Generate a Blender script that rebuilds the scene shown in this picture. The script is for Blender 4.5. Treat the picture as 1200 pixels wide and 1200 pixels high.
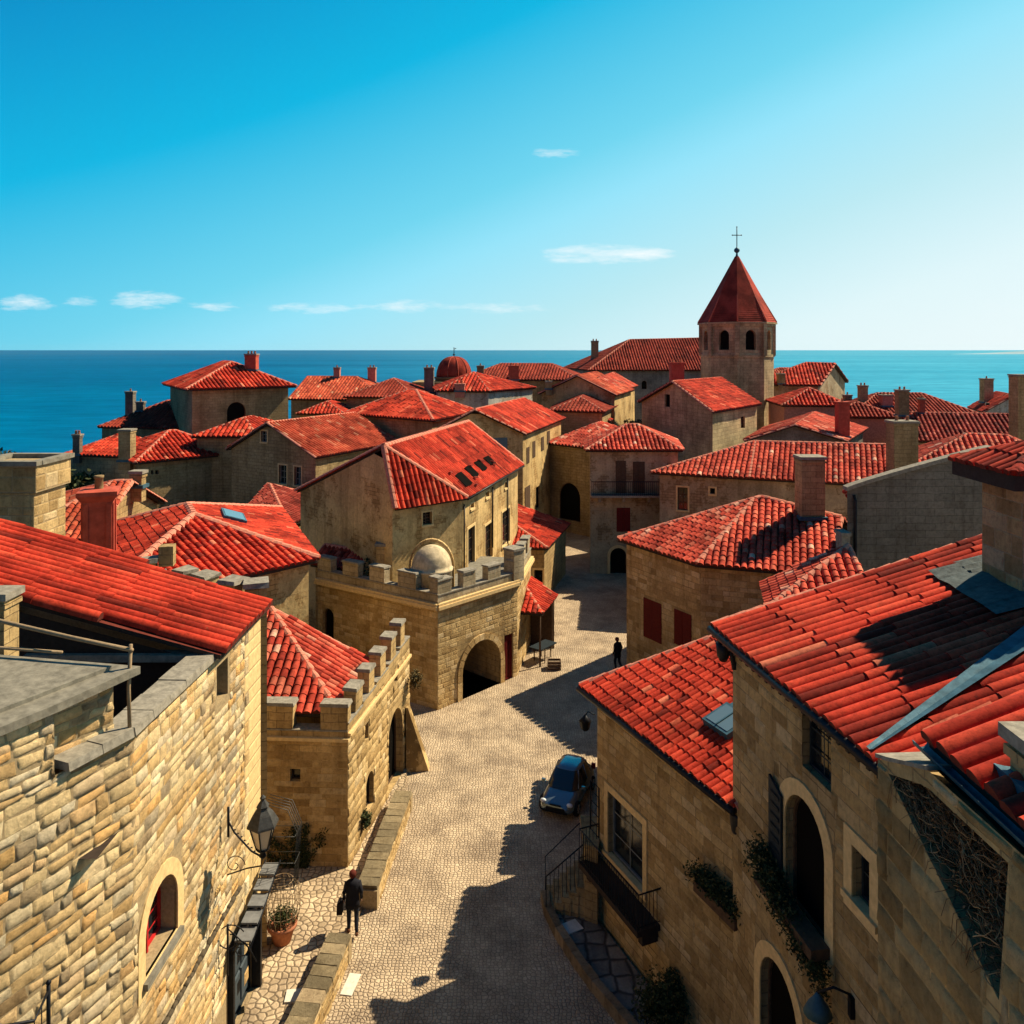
import bpy, math, random
from mathutils import Vector
R = random.Random(7)
sc = bpy.context.scene
for o in list(bpy.data.objects): bpy.data.objects.remove(o)
# ------------------------------------------------------------ camera, sky, sun
H, F, HY = 17.0, 960.0, 410.0
cam = bpy.data.objects.new('camera', bpy.data.cameras.new('camera'))
sc.collection.objects.link(cam); sc.camera = cam
cam.location = (0, 0, H); cam.rotation_euler = (math.radians(90), 0, 0)
cam.data.sensor_width = 36; cam.data.lens = 36*F/1200
cam.data.shift_y = -(600-HY)/1200
cam.data.clip_start = 0.5; cam.data.clip_end = 200000
SUN_EL, SUN_AZ = math.radians(46), math.radians(59)      # azimuth from +Y towards +X
world = bpy.data.worlds.new('World'); sc.world = world; world.use_nodes = True
sun = bpy.data.objects.new('sun', bpy.data.lights.new('sun', 'SUN')); sc.collection.objects.link(sun)
sun.data.energy = 5.0; sun.data.angle = math.radians(0.5); sun.data.color = (1.0, 0.85, 0.62)
sdir = Vector((math.cos(SUN_EL)*math.sin(SUN_AZ), math.cos(SUN_EL)*math.cos(SUN_AZ), math.sin(SUN_EL)))
sun.rotation_euler = sdir.to_track_quat('Z', 'Y').to_euler()
sun.location = (30, 20, 60)
sc.view_settings.view_transform = 'Standard'; sc.view_settings.look = 'None'
sc.view_settings.exposure = 0.82; sc.view_settings.gamma = 1
SKY_STRENGTH = 0.10
def build_world():
    nt = world.node_tree; N = nt.nodes; L = nt.links
    for n in list(N): N.remove(n)
    out = N.new('ShaderNodeOutputWorld'); bg = N.new('ShaderNodeBackground'); bg.inputs[1].default_value = SKY_STRENGTH
    sky = N.new('ShaderNodeTexSky'); sky.sky_type = 'NISHITA'; sky.sun_disc = False
    sky.sun_elevation = SUN_EL; sky.sun_rotation = SUN_AZ; sky.altitude = 0; sky.air_density = 1.0; sky.dust_density = 0.6; sky.ozone_density = 2.0
    tc = N.new('ShaderNodeTexCoord'); sep = N.new('ShaderNodeSeparateXYZ'); L.new(tc.outputs['Generated'], sep.inputs[0])
    def math_(op, a, b=None, clamp=False):
        m = N.new('ShaderNodeMath'); m.operation = op; m.use_clamp = clamp
        for i, v in enumerate((a, b)):
            if v is None: continue
            if isinstance(v, (int, float)): m.inputs[i].default_value = v
            else: L.new(v, m.inputs[i])
        return m.outputs[0]
    # the sky's own colour: cyan overhead to pale over the sea, paler towards the sun
    t = math_('SUBTRACT', math_('MULTIPLY', sep.outputs[0], 0.395), sep.outputs[2])
    t = math_('ADD', t, math_('MULTIPLY', math_('MINIMUM', sep.outputs[1], 0.0), 0.75))
    ramp = N.new('ShaderNodeValToRGB'); L.new(math_('ADD', t, 0.80), ramp.inputs[0])
    e = ramp.color_ramp.elements
    def lin(c): return tuple(((v/255)/12.92 if v<10 else ((v/255+.055)/1.055)**2.4) for v in c)+(1,)
    SKYC = [(0.0, lin((2,85,140))), (.18, lin((2,118,178))), (.28, lin((0,152,208))), (.424, lin((0,183,228))), (.60, lin((112,214,241))), (.665, lin((150,228,250))), (.784, lin((188,234,243))), (.905, lin((224,246,250))), (1.0, lin((235,249,252)))]
    e[0].position, e[0].color = SKYC[0]; e[1].position, e[1].color = SKYC[-1]
    for p, c in SKYC[1:-1]:
        x = e.new(p); x.color = c
    sc2 = N.new('ShaderNodeVectorMath'); sc2.operation = 'SCALE'; L.new(ramp.outputs[0], sc2.inputs[0]); sc2.inputs['Scale'].default_value = 1/(SKY_STRENGTH*2**sc.view_settings.exposure)
    mul = N.new('ShaderNodeMixRGB'); mul.inputs[0].default_value = .98
    L.new(sky.outputs[0], mul.inputs[1]); L.new(sc2.outputs[0], mul.inputs[2])
    # thin clouds at fixed bearings (tangent plane x/y, z/y)
    gx = math_('DIVIDE', sep.outputs[0], math_('MAXIMUM', sep.outputs[1], 0.05)); gz = math_('DIVIDE', sep.outputs[2], math_('MAXIMUM', sep.outputs[1], 0.05))
    comb = N.new('ShaderNodeCombineXYZ'); L.new(gx, comb.inputs[0]); L.new(math_('MULTIPLY', gz, 4.5), comb.inputs[2])
    nz = N.new('ShaderNodeTexNoise'); nz.inputs['Scale'].default_value = 26; nz.inputs['Detail'].default_value = 7; nz.inputs['Roughness'].default_value = .70; L.new(comb.outputs[0], nz.inputs['Vector'])
    total = None
    for (cx, cy, rx, ry, k) in [(705,298,95,15,1.35),(760,297,50,7,.8),(650,180,36,9,1.0),(28,355,44,13,1.25),(92,353,30,8,.8),(168,351,52,14,1.3),(255,359,50,8,.9),(370,361,75,9,1.0),(475,359,62,10,1.05),(585,361,75,9,.9),(1172,365,60,30,.35)]:
        ax = math_('DIVIDE', math_('SUBTRACT', gx, (cx-600)/F), rx/F); az = math_('DIVIDE', math_('SUBTRACT', gz, (HY-cy)/F), ry/F)
        d = math_('SUBTRACT', 1.0, math_('ADD', math_('MULTIPLY', ax, ax), math_('MULTIPLY', az, az)), clamp=True)
        d = math_('MULTIPLY', d, k)
        total = d if total is None else math_('ADD', total, d)
    dens = math_('MULTIPLY', math_('SUBTRACT', math_('ADD', nz.outputs[0], math_('MULTIPLY', total, .27)), .60, clamp=True), 2.0, clamp=True)
    dens = math_('MULTIPLY', dens, math_('MULTIPLY', total, 1.6, clamp=True))
    dens = math_('MULTIPLY', dens, .75)
    mix = N.new('ShaderNodeMixRGB'); mix.inputs[2].default_value = (5.3, 5.7, 5.8, 1)
    dens = math_('MULTIPLY', dens, 1.25, clamp=True)
    L.new(dens, mix.inputs[0]); L.new(mul.outputs[0], mix.inputs[1])
    L.new(mix.outputs[0], bg.inputs[0]); L.new(bg.outputs[0], out.inputs[0])
build_world()

# ------------------------------------------------------------ helpers
def PZ(px, py, z):
    Y = (H-z)*F/(py-HY); return Vector(((px-600)/F*Y, Y, z))
def PY(px, py, Y): return Vector(((px-600)/F*Y, Y, H-(py-HY)*Y/F))
def XY(px, py, z): v = PZ(px, py, z); return (v.x, v.y)
COL = sc.collection
class MB:
    def __init__(s): s.v=[]; s.f=[]; s.t=[]; s.m=[]; s.uv=[]; s.sm=[]
    def face(s, pts, m=0, t=0.5, uv=None, smooth=False):
        b=len(s.v); s.v.extend([tuple(p) for p in pts]); s.f.append(tuple(range(b,b+len(pts))))
        s.t.append(t); s.m.append(m); s.uv.append(uv); s.sm.append(smooth)
    def faces(s, verts, faces, m=0, t=0.5, smooth=False):
        b=len(s.v); s.v.extend([tuple(p) for p in verts])
        for f in faces:
            s.f.append(tuple(b+i for i in f)); s.t.append(t); s.m.append(m); s.uv.append(None); s.sm.append(smooth)
    def box(s, c, d, ang=0, m=0, t=0.5, taper=1.0, j=0):
        ca, sa = math.cos(ang), math.sin(ang); vs=[]
        for k,(x,y,z) in enumerate([(-1,-1,-1),(1,-1,-1),(1,1,-1),(-1,1,-1),(-1,-1,1),(1,-1,1),(1,1,1),(-1,1,1)]):
            q = taper if z>0 else 1
            lx,ly=x*d[0]/2*q+R.uniform(-j,j), y*d[1]/2*q+R.uniform(-j,j)
            vs.append((c[0]+lx*ca-ly*sa, c[1]+lx*sa+ly*ca, c[2]+z*d[2]/2+R.uniform(-j,j)))
        F6=[(0,3,2,1),(4,5,6,7),(0,1,5,4),(1,2,6,5),(2,3,7,6),(3,0,4,7)]
        for f in F6:
            P=[Vector(vs[i]) for i in f]; s.face(P, m, t, box_uv(P))
    def tube(s, pts, r, n=6, m=0, t=0.5, r2=None, cap=True):
        pts=[Vector(p) for p in pts]; rings=[]; N=len(pts)
        for i,p in enumerate(pts):
            d=(pts[min(i+1,N-1)]-pts[max(i-1,0)]).normalized()
            a=d.cross(Vector((0,0,1)) if abs(d.z)<.95 else Vector((1,0,0))).normalized(); b=d.cross(a)
            rr = r if r2 is None else r+(r2-r)*i/(N-1)
            rings.append([p+(a*math.cos(2*math.pi*k/n)+b*math.sin(2*math.pi*k/n))*rr for k in range(n)])
        vs=[q for ring in rings for q in ring]; fs=[]
        for i in range(N-1):
            for k in range(n): fs.append((i*n+k, i*n+(k+1)%n, (i+1)*n+(k+1)%n, (i+1)*n+k))
        if cap: fs.append(tuple(range(n))[::-1]); fs.append(tuple((N-1)*n+k for k in range(n)))
        s.faces(vs, fs, m, t, True)
    def lathe(s, c, prof, n=16, m=0, t=0.5, ph=0, smooth=True, sy=1.0):
        vs=[]; fs=[]
        for (r,z) in prof:
            for k in range(n):
                a=2*math.pi*k/n+ph; vs.append((c[0]+r*math.cos(a), c[1]+r*math.sin(a)*sy, c[2]+z))
        for i in range(len(prof)-1):
            for k in range(n): fs.append((i*n+k, i*n+(k+1)%n, (i+1)*n+(k+1)%n, (i+1)*n+k))
        fs.append(tuple(range(n))[::-1]); fs.append(tuple((len(prof)-1)*n+k for k in range(n)))
        s.faces(vs, fs, m, t, smooth)
    def prism(s, poly, z0, z1, m=0, t=.5, mt=None):
        n=len(poly)
        for i in range(n):
            a,b=poly[i],poly[(i+1)%n]; P=[Vector((a[0],a[1],z0)),Vector((b[0],b[1],z0)),Vector((b[0],b[1],z1)),Vector((a[0],a[1],z1))]
            s.face(P,m,t,box_uv(P))
        T=[Vector((p[0],p[1],z1)) for p in poly]; s.face(T, m if mt is None else mt, t, [(p.x,p.y) for p in T])
        B=[Vector((p[0],p[1],z0)) for p in poly][::-1]; s.face(B, m, t, [(p.x,p.y) for p in B])
    def build(s, name, mats, parent=None, label=None):
        me=bpy.data.meshes.new(name); me.from_pydata(s.v, [], s.f)
        if not isinstance(mats,(list,tuple)): mats=[mats]
        for x in mats: me.materials.append(x)
        me.polygons.foreach_set('material_index', s.m); me.polygons.foreach_set('use_smooth', s.sm)
        a=me.attributes.new('tint','FLOAT','FACE'); a.data.foreach_set('value', s.t)
        if any(u is not None for u in s.uv):
            ul=me.uv_layers.new(name='uv'); buf=[]
            for f,u in zip(s.f,s.uv):
                if u is None: buf.extend([0.0]*(2*len(f)))
                else:
                    for q in u: buf.extend((q[0],q[1]))
            ul.data.foreach_set('uv', buf)
        me.update()
        o=bpy.data.objects.new(name, me); COL.objects.link(o)
        if parent is not None:
            o.parent=parent
            o.matrix_parent_inverse = parent_inv(parent)
        if label: o['label']=label
        return o
def parent_inv(p):
    from mathutils import Matrix
    M=Matrix.Translation(p.location)
    q=p
    return M.inverted() if p.parent is None else Matrix.Identity(4)
def box_uv(P):
    n=(P[1]-P[0]).cross(P[2]-P[0])
    if abs(n.z)>abs(n.x)+abs(n.y): return [(p.x,p.y) for p in P]
    t=Vector((-n.y,n.x,0)); 
    if t.length<1e-6: return [(p.x,p.z) for p in P]
    t.normalize(); return [(p.x*t.x+p.y*t.y, p.z) for p in P]
def tag(o, label, cat, group=None):
    o['label']=label; o['category']=cat
    if group: o['group']=group
    return o
def thing(name, label, cat, loc=(0,0,0), group=None):
    o=bpy.data.objects.new(name, None); COL.objects.link(o); o.location=loc; o.empty_display_size=.5
    return tag(o,label,cat,group)

# ------------------------------------------------------------ materials
def mat(name, rough=.8):
    m=bpy.data.materials.new(name); m.use_nodes=True
    b=m.node_tree.nodes['Principled BSDF']; b.inputs['Roughness'].default_value=rough
    b.inputs['Specular IOR Level'].default_value=.10
    return m, m.node_tree.nodes, m.node_tree.links, b
def ramp(N, L, src, stops):
    r=N.new('ShaderNodeValToRGB'); L.new(src, r.inputs[0]); e=r.color_ramp.elements
    e[0].position, c = stops[0]; e[0].color=(*c,1)
    e[1].position, c = stops[-1]; e[1].color=(*c,1)
    for p,c in stops[1:-1]:
        x=e.new(p); x.color=(*c,1)
    return r.outputs[0]
def noise(N, L, vec, scale, detail=5, rough=.6):
    n=N.new('ShaderNodeTexNoise'); n.inputs['Scale'].default_value=scale; n.inputs['Detail'].default_value=detail; n.inputs['Roughness'].default_value=rough
    if vec is not None: L.new(vec, n.inputs['Vector'])
    return n
def mixc(N, L, mode, fac, a, b):
    m=N.new('ShaderNodeMixRGB'); m.blend_type=mode
    for i,v in enumerate((fac,a,b)):
        if isinstance(v,(int,float)): m.inputs[i].default_value=v
        elif isinstance(v,tuple): m.inputs[i].default_value=(*v,1)
        else: L.new(v,m.inputs[i])
    return m.outputs[0]
def bump(N, L, b, h, strength=.5, dist=.02, prev=None):
    x=N.new('ShaderNodeBump'); x.inputs['Strength'].default_value=strength; x.inputs['Distance'].default_value=dist
    L.new(h, x.inputs['Height'])
    if prev is not None: L.new(prev, x.inputs['Normal'])
    L.new(x.outputs[0], b.inputs['Normal']); return x.outputs[0]
def geo_pos(N): return N.new('ShaderNodeNewGeometry').outputs['Position']
def tintn(N): 
    a=N.new('ShaderNodeAttribute'); a.attribute_name='tint'; return a.outputs['Fac']
def stains(N, L, col, amt=.5, scale=.35):
    p=geo_pos(N)
    n=noise(N,L,p,scale,8,.65); f=ramp(N,L,n.outputs[0],[(.38,(1-amt,)*3),(.62,(1.08,)*3)])
    c=mixc(N,L,'MULTIPLY',1.0,col,f)
    # rain streaks
    mp=N.new('ShaderNodeMapping'); mp.inputs['Scale'].default_value=(2.2,2.2,.16); L.new(p,mp.inputs[0])
    n2=noise(N,L,mp.outputs[0],1.0,6,.6); f2=ramp(N,L,n2.outputs[0],[(.36,(.72,.70,.68)),(.52,(1,1,1))])
    return mixc(N,L,'MULTIPLY',.8,c,f2)
def m_stonegeo(name, stops, grain=9):
    m,N,L,b=mat(name,.9)
    c=ramp(N,L,tintn(N),stops)
    p=geo_pos(N); n=noise(N,L,p,grain,9,.7)
    c=mixc(N,L,'MULTIPLY',1.0,c,ramp(N,L,n.outputs[0],[(.3,(.62,.60,.57)),(.5,(.95,.95,.95)),(.7,(1.15,1.15,1.12))]))
    c=stains(N,L,c,.22,.5)
    L.new(c,b.inputs['Base Color']); n3=noise(N,L,p,16,12,.8); bump(N,L,b,n3.outputs[0],1.0,.06); return m
def m_brick(name, c1, c2, mortar, bw=.52, rh=.27, amt=.35, msize=.014):
    m,N,L,b=mat(name,.9)
    uv=N.new('ShaderNodeUVMap').outputs[0]
    nd=noise(N,L,uv,1.7,4,.6); sub=N.new('ShaderNodeVectorMath'); sub.operation='SUBTRACT'; L.new(nd.outputs['Color'],sub.inputs[0]); sub.inputs[1].default_value=(.5,.5,.5)
    sc_=N.new('ShaderNodeVectorMath'); sc_.operation='SCALE'; L.new(sub.outputs[0],sc_.inputs[0]); sc_.inputs['Scale'].default_value=.11
    ad=N.new('ShaderNodeVectorMath'); ad.operation='ADD'; L.new(uv,ad.inputs[0]); L.new(sc_.outputs[0],ad.inputs[1])
    br=N.new('ShaderNodeTexBrick'); L.new(ad.outputs[0],br.inputs['Vector']); br.inputs['Scale'].default_value=1
    br.inputs['Brick Width'].default_value=bw; br.inputs['Row Height'].default_value=rh; br.inputs['Mortar Size'].default_value=msize; br.inputs['Mortar Smooth'].default_value=.4; br.inputs['Bias'].default_value=0
    br.inputs['Color1'].default_value=(*c1,1); br.inputs['Color2'].default_value=(*c2,1); br.inputs['Mortar'].default_value=(*mortar,1)
    p=geo_pos(N); n=noise(N,L,p,7,9,.7)
    c=mixc(N,L,'MULTIPLY',1.0,br.outputs[0],ramp(N,L,n.outputs[0],[(.3,(.65,.63,.6)),(.5,(.97,.97,.97)),(.7,(1.15,1.15,1.12))]))
    if msize<.006:   # render fallen away here and there, showing the coursed rubble beneath
        b2=N.new('ShaderNodeTexBrick'); L.new(ad.outputs[0],b2.inputs['Vector']); b2.inputs['Scale'].default_value=1; b2.inputs['Brick Width'].default_value=.42; b2.inputs['Row Height'].default_value=.2; b2.inputs['Mortar Size'].default_value=.02
        b2.inputs['Color1'].default_value=(c1[0]*.82,c1[1]*.74,c1[2]*.66,1); b2.inputs['Color2'].default_value=(c2[0]*.62,c2[1]*.56,c2[2]*.5,1); b2.inputs['Mortar'].default_value=(c1[0]*.42,c1[1]*.38,c1[2]*.33,1)
        nm=noise(N,L,p,.55,9,.72); msk=ramp(N,L,nm.outputs[0],[(.53,(0,0,0)),(.56,(1,1,1))])
        c=mixc(N,L,'MIX',msk,c,b2.outputs[0])
    c=stains(N,L,c,amt)
    L.new(c,b.inputs['Base Color'])
    inv=N.new('ShaderNodeMath'); inv.operation='SUBTRACT'; inv.inputs[0].default_value=1; L.new(br.outputs['Fac'],inv.inputs[1])
    ad2=N.new('ShaderNodeMath'); ad2.operation='MULTIPLY_ADD'; L.new(n.outputs[0],ad2.inputs[0]); ad2.inputs[1].default_value=.8; L.new(inv.outputs[0],ad2.inputs[2])
    bump(N,L,b,ad2.outputs[0],.7,.03); return m
def m_tile(name, stops):
    m,N,L,b=mat(name,.9)
    c=ramp(N,L,tintn(N),stops); p=geo_pos(N)
    n=noise(N,L,p,11,9,.7); c=mixc(N,L,'MULTIPLY',1.0,c,ramp(N,L,n.outputs[0],[(.32,(.55,.52,.5)),(.5,(.97,.97,.97)),(.7,(1.2,1.15,1.1))]))
    n2=noise(N,L,p,.55,7,.65); c=mixc(N,L,'MULTIPLY',1.0,c,ramp(N,L,n2.outputs[0],[(.38,(.52,.47,.44)),(.58,(1.06,1.05,1.0))]))
    n4=noise(N,L,p,3.3,8,.75); c=mixc(N,L,'MIX',ramp(N,L,n4.outputs[0],[(.62,(0,0,0)),(.74,(.45,.45,.45))]),c,(.36,.20,.10))
    L.new(c,b.inputs['Base Color']); bump(N,L,b,n.outputs[0],.5,.012); return m
def m_plain(name, col, rough=.8, metal=0, nscale=6, amt=.3, bstr=.25):
    m,N,L,b=mat(name,rough); b.inputs['Metallic'].default_value=metal
    p=geo_pos(N); n=noise(N,L,p,nscale,7,.65)
    c=mixc(N,L,'MULTIPLY',1.0,col,ramp(N,L,n.outputs[0],[(.3,(1-amt,)*3),(.68,(1+amt*.4,)*3)]))
    L.new(c,b.inputs['Base Color']); bump(N,L,b,n.outputs[0],bstr,.02); return m
M={}
M['rubble']=m_stonegeo('rubble_stone',[(0,(.38,.25,.12)),(.08,(.44,.36,.24)),(.22,(.66,.41,.16)),(.40,(.80,.57,.28)),(.62,(.88,.66,.35)),(.82,(.72,.60,.40)),(.9,(.84,.48,.17)),(1,(.90,.76,.48))],7)
M['ashlar']=m_stonegeo('ashlar_stone',[(0,(.38,.245,.10)),(.3,(.51,.335,.14)),(.6,(.60,.41,.18)),(.85,(.64,.45,.21)),(1,(.70,.52,.28))],9)
M['mortar']=m_plain('lime_mortar',(.34,.25,.135),.95,0,14,.35,.5)
M['trim']=m_plain('dressed_stone',(.68,.48,.22),.85,0,8,.25,.35)
M['coping']=m_plain('weathered_coping',(.27,.24,.185),.92,0,7,.45,.6)
M['masonry']=m_brick('golden_masonry',(.54,.37,.165),(.43,.29,.125),(.30,.205,.10))
M['masonry_pale']=m_brick('pale_masonry',(.52,.42,.27),(.43,.34,.2),(.33,.26,.16),.6,.3)
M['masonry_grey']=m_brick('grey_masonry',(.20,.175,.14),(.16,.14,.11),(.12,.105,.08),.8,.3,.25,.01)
M['masonry_blue']=m_brick('greyish_blue_masonry',(.28,.29,.27),(.22,.235,.225),(.15,.155,.15),.7,.35,.45)
M['masonry_brown']=m_brick('brown_masonry',(.42,.30,.145),(.34,.235,.11),(.24,.165,.085),.55,.26,.35)
M['plaster']=m_brick('ochre_plaster',(.62,.43,.19),(.585,.40,.17),(.55,.37,.16),1.3,.6,.38,.004)
M['plaster_tan']=m_brick('tan_plaster',(.46,.35,.21),(.43,.325,.195),(.40,.30,.18),1.2,.6,.35,.004)
M['plaster_white']=m_brick('white_plaster',(.52,.49,.42),(.5,.47,.4),(.48,.44,.36),1.2,.6,.3,.004)
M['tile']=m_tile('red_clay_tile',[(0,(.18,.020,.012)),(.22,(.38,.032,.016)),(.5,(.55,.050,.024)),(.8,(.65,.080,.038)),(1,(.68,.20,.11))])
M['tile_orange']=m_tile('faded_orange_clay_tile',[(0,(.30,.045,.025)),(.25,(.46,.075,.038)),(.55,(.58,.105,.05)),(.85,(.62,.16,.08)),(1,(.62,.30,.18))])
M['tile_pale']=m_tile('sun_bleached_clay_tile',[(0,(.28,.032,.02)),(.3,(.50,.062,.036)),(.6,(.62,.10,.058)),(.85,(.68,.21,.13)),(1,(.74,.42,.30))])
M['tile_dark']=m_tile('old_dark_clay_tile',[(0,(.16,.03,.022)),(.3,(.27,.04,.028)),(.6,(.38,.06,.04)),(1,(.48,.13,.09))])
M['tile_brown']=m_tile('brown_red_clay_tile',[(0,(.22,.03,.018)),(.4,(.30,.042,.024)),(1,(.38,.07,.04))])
M['cap']=m_plain('mortared_ridge_tile',(.60,.22,.14),.85,0,9,.4,.4)
M['under']=m_plain('dark_roof_underlay',(.13,.028,.018),.95,0,9,.3,.2)
M['eave']=m_plain('dark_eave_wood',(.045,.032,.024),.85,0,9,.3,.3)
M['iron']=m_plain('black_iron',(.018,.019,.022),.5,.6,14,.3,.2)
M['lead']=m_plain('lead_flashing',(.06,.13,.165),.55,.3,4,.45,.5)
M['pipe']=m_plain('dark_pipe',(.03,.028,.028),.45,.4,8,.3,.2)
M['redwood']=m_plain('dark_red_paint',(.13,.012,.010),.6,0,9,.35,.3)
M['redpaint']=m_plain('bright_red_paint',(.48,.02,.02),.5,0,9,.2,.2)
M['greenwood']=m_plain('dark_green_paint',(.022,.03,.034),.6,0,9,.3,.3)
M['wood']=m_plain('old_brown_wood',(.10,.06,.035),.8,0,9,.4,.4)
M['polewood']=m_plain('pale_wood_pole',(.30,.21,.12),.7,0,9,.3,.3)
M['slab']=m_plain('grey_stone_slab',(.21,.19,.145),.9,0,5,.45,.6)
M['redstucco']=m_plain('red_stucco',(.44,.085,.05),.85,0,3,.35,.35)
M['pink']=m_plain('pink_stucco',(.50,.20,.14),.85,0,5,.35,.35)
M['dome']=m_plain('sandy_dome_plaster',(.58,.46,.28),.9,0,3,.5,1.0)
M['pot']=m_plain('terracotta_pot',(.42,.16,.08),.8,0,8,.3,.3)
M['white']=m_plain('white_stone_block',(.62,.58,.48),.8,0,8,.2,.2)
def m_glass(name,col,rough=.08):
    m,N,L,b=mat(name,rough); b.inputs['Base Color'].default_value=(*col,1); b.inputs['Specular IOR Level'].default_value=.6 if rough<.8 else 0; return m
M['glass']=m_glass('dark_window_glass',(.012,.014,.016),.12)
M['skyglass']=m_glass('skylight_glass',(.10,.16,.19),.08)
M['lampglass']=m_glass('frosted_lamp_glass',(.55,.45,.30),.35)
M['void']=m_glass('dark_interior',(.008,.007,.006),.9)
def m_leaf(name, stops):
    m,N,L,b=mat(name,.65); L.new(ramp(N,L,tintn(N),stops),b.inputs['Base Color']); return m
M['leaf']=m_leaf('dark_leaf',[(0,(.012,.02,.008)),(.5,(.03,.045,.016)),(.85,(.07,.075,.028)),(1,(.14,.11,.04))])
M['dryleaf']=m_leaf('dry_leaf',[(0,(.03,.03,.012)),(.5,(.09,.07,.028)),(1,(.30,.20,.08))])
M['bark']=m_plain('bark',(.08,.055,.035),.9,0,9,.4,.5)
M['twig']=m_leaf('dry_twig',[(0,(.05,.03,.015)),(.6,(.17,.10,.05)),(1,(.45,.29,.14))])

# ------------------------------------------------------------ roofs
def poly_clip(poly, f):
    out=[]; n=len(poly)
    for i in range(n):
        a,b=poly[i],poly[(i+1)%n]; fa,fb=f(a),f(b)
        if fa>=-1e-9: out.append(a)
        if (fa>1e-9 and fb<-1e-9) or (fa<-1e-9 and fb>1e-9):
            t=fa/(fa-fb); out.append((a[0]+(b[0]-a[0])*t, a[1]+(b[1]-a[1])*t))
    return out
def tile_face(mb, P, w=.28, L=.45, seg=4, mt=0, mu=1, lift=0.02, edges_soft=True, curve=1.0, jit=1.0, lip=.8):
    """P: planar 3D polygon of one slope; columns of half-round tiles run down the fall line"""
    P=[Vector(p) for p in P]; n=Vector((0,0,0))
    for i in range(1,len(P)-1): n+=(P[i]-P[0]).cross(P[i+1]-P[0])
    if n.length<1e-6: return
    n.normalize()
    if n.z<0: n=-n; P=P[::-1]
    g=Vector((n.x,n.y,0))
    if g.length<1e-4: g=Vector((0,-1,0))
    g.normalize(); down=(g-n*g.dot(n)).normalized(); u=down.cross(n).normalized()
    if u.cross(down).dot(n)<0: u=-u
    o=P[0]; q=[((p-o).dot(u),(p-o).dot(down)) for p in P]
    mb.face([p-n*.0 for p in P], mu, .5)
    umin=min(a for a,_ in q); umax=max(a for a,_ in q)
    nc=max(1,round((umax-umin)/w)); ww=(umax-umin)/nc
    angs=[math.pi*k/seg for k in range(seg+1)]
    def span(x):
        vs=[]
        for i in range(len(q)):
            a,b=q[i],q[(i+1)%len(q)]
            if (a[0]-x)*(b[0]-x)<=0 and abs(a[0]-b[0])>1e-9:
                t=(x-a[0])/(b[0]-a[0]); vs.append(a[1]+(b[1]-a[1])*t)
        return (min(vs),max(vs)) if len(vs)>1 else None
    for c in range(nc):
        x=umin+(c+.5)*ww; s1=span(x)
        if not s1: continue
        v1=s1[1]+.05+R.uniform(-.02,.02)*jit; top=s1[0]; coltint=R.uniform(-.09,.09)
        v=v1; k=0; off=R.uniform(0,L*(.35 if L>.6 else .05))
        while v>top+.02:
            va=max(top, v-L-(off if k==0 else 0)); r0=ww*.465; r1=ww*.44
            jx=R.uniform(-.012,.012)*jit; jl=R.uniform(0,.014)*jit; jt=R.uniform(-.01,.01)*jit
            t=min(1,max(0,R.gauss(.46,.19)+coltint))
            if R.random()<.04*jit: t=R.choice([.02,.98])
            vs=[]
            for (vv,rr,hh,jj) in ((v+.02,r0,.014+jl*lip+lift,jx),(va,r1,.002+lift,jx+jt)):
                for a in angs:
                    vs.append(o+u*(x+jj-math.cos(a)*rr)+down*vv+n*(hh+math.sin(a)*rr*curve))
            m_=seg+1
            fs=[(i,i+1,m_+i+1,m_+i)[::-1] for i in range(seg)]
            mb.faces(vs, fs, mt, t, True)
            mb.faces(vs[:m_], [tuple(range(m_))], mu if k==0 else mt, t*.5, False)
            v=va; k+=1
def ridge_caps(mb, a, b, r=.13, L=.42, m=2, up=.05):
    a,b=Vector(a),Vector(b); d=b-a; n=max(1,round(d.length/L)); d1=d.normalized(); s=d1.cross(Vector((0,0,1)))
    if s.length<1e-5: return
    s.normalize(); u=s.cross(d1)
    for i in range(n):
        p0=a+d*(i/n); p1=a+d*((i+1.08)/n); vs=[]
        for (p,rr) in ((p0,r*1.12),(p1,r*.95)):
            for k in range(6):
                an=math.pi*k/5; vs.append(p+s*math.cos(an)*rr*1.1+u*(math.sin(an)*rr+up-.03)+Vector((0,0,R.uniform(-.006,.006))))
        mb.faces(vs,[(k,k+1,7+k,6+k) for k in range(5)]+[tuple(range(6))],m,R.random(),False)
class Roof:
    """convex footprint (CCW) with one pitch per edge (None = gable)"""
    def __init__(s, poly, ze, pitches):
        s.poly=[tuple(p) for p in poly]; s.ze=ze; s.p=pitches; n=len(poly); s.pl=[]
        for i in range(n):
            a,b=poly[i],poly[(i+1)%n]; dx,dy=b[0]-a[0],b[1]-a[1]; l=math.hypot(dx,dy)
            s.pl.append((a[0],a[1],-dy/l,dx/l, None if pitches[i] is None else math.tan(math.radians(pitches[i]))))
    def h(s,x,y):
        return s.ze+min(((x-a)*nx+(y-b)*ny)*t for a,b,nx,ny,t in s.pl if t is not None)
    def faces(s):
        out=[]
        for i,(a,b,nx,ny,t) in enumerate(s.pl):
            if t is None: continue
            P=list(s.poly)
            for j,(c,d,mx,my,tt) in enumerate(s.pl):
                if j==i or tt is None: continue
                P=poly_clip(P, lambda p: ((p[0]-c)*mx+(p[1]-d)*my)*tt-((p[0]-a)*nx+(p[1]-b)*ny)*t)
                if len(P)<3: break
            if len(P)>=3: out.append([Vector((x,y,s.ze+((x-a)*nx+(y-b)*ny)*t)) for x,y in P])
        return out
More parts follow.
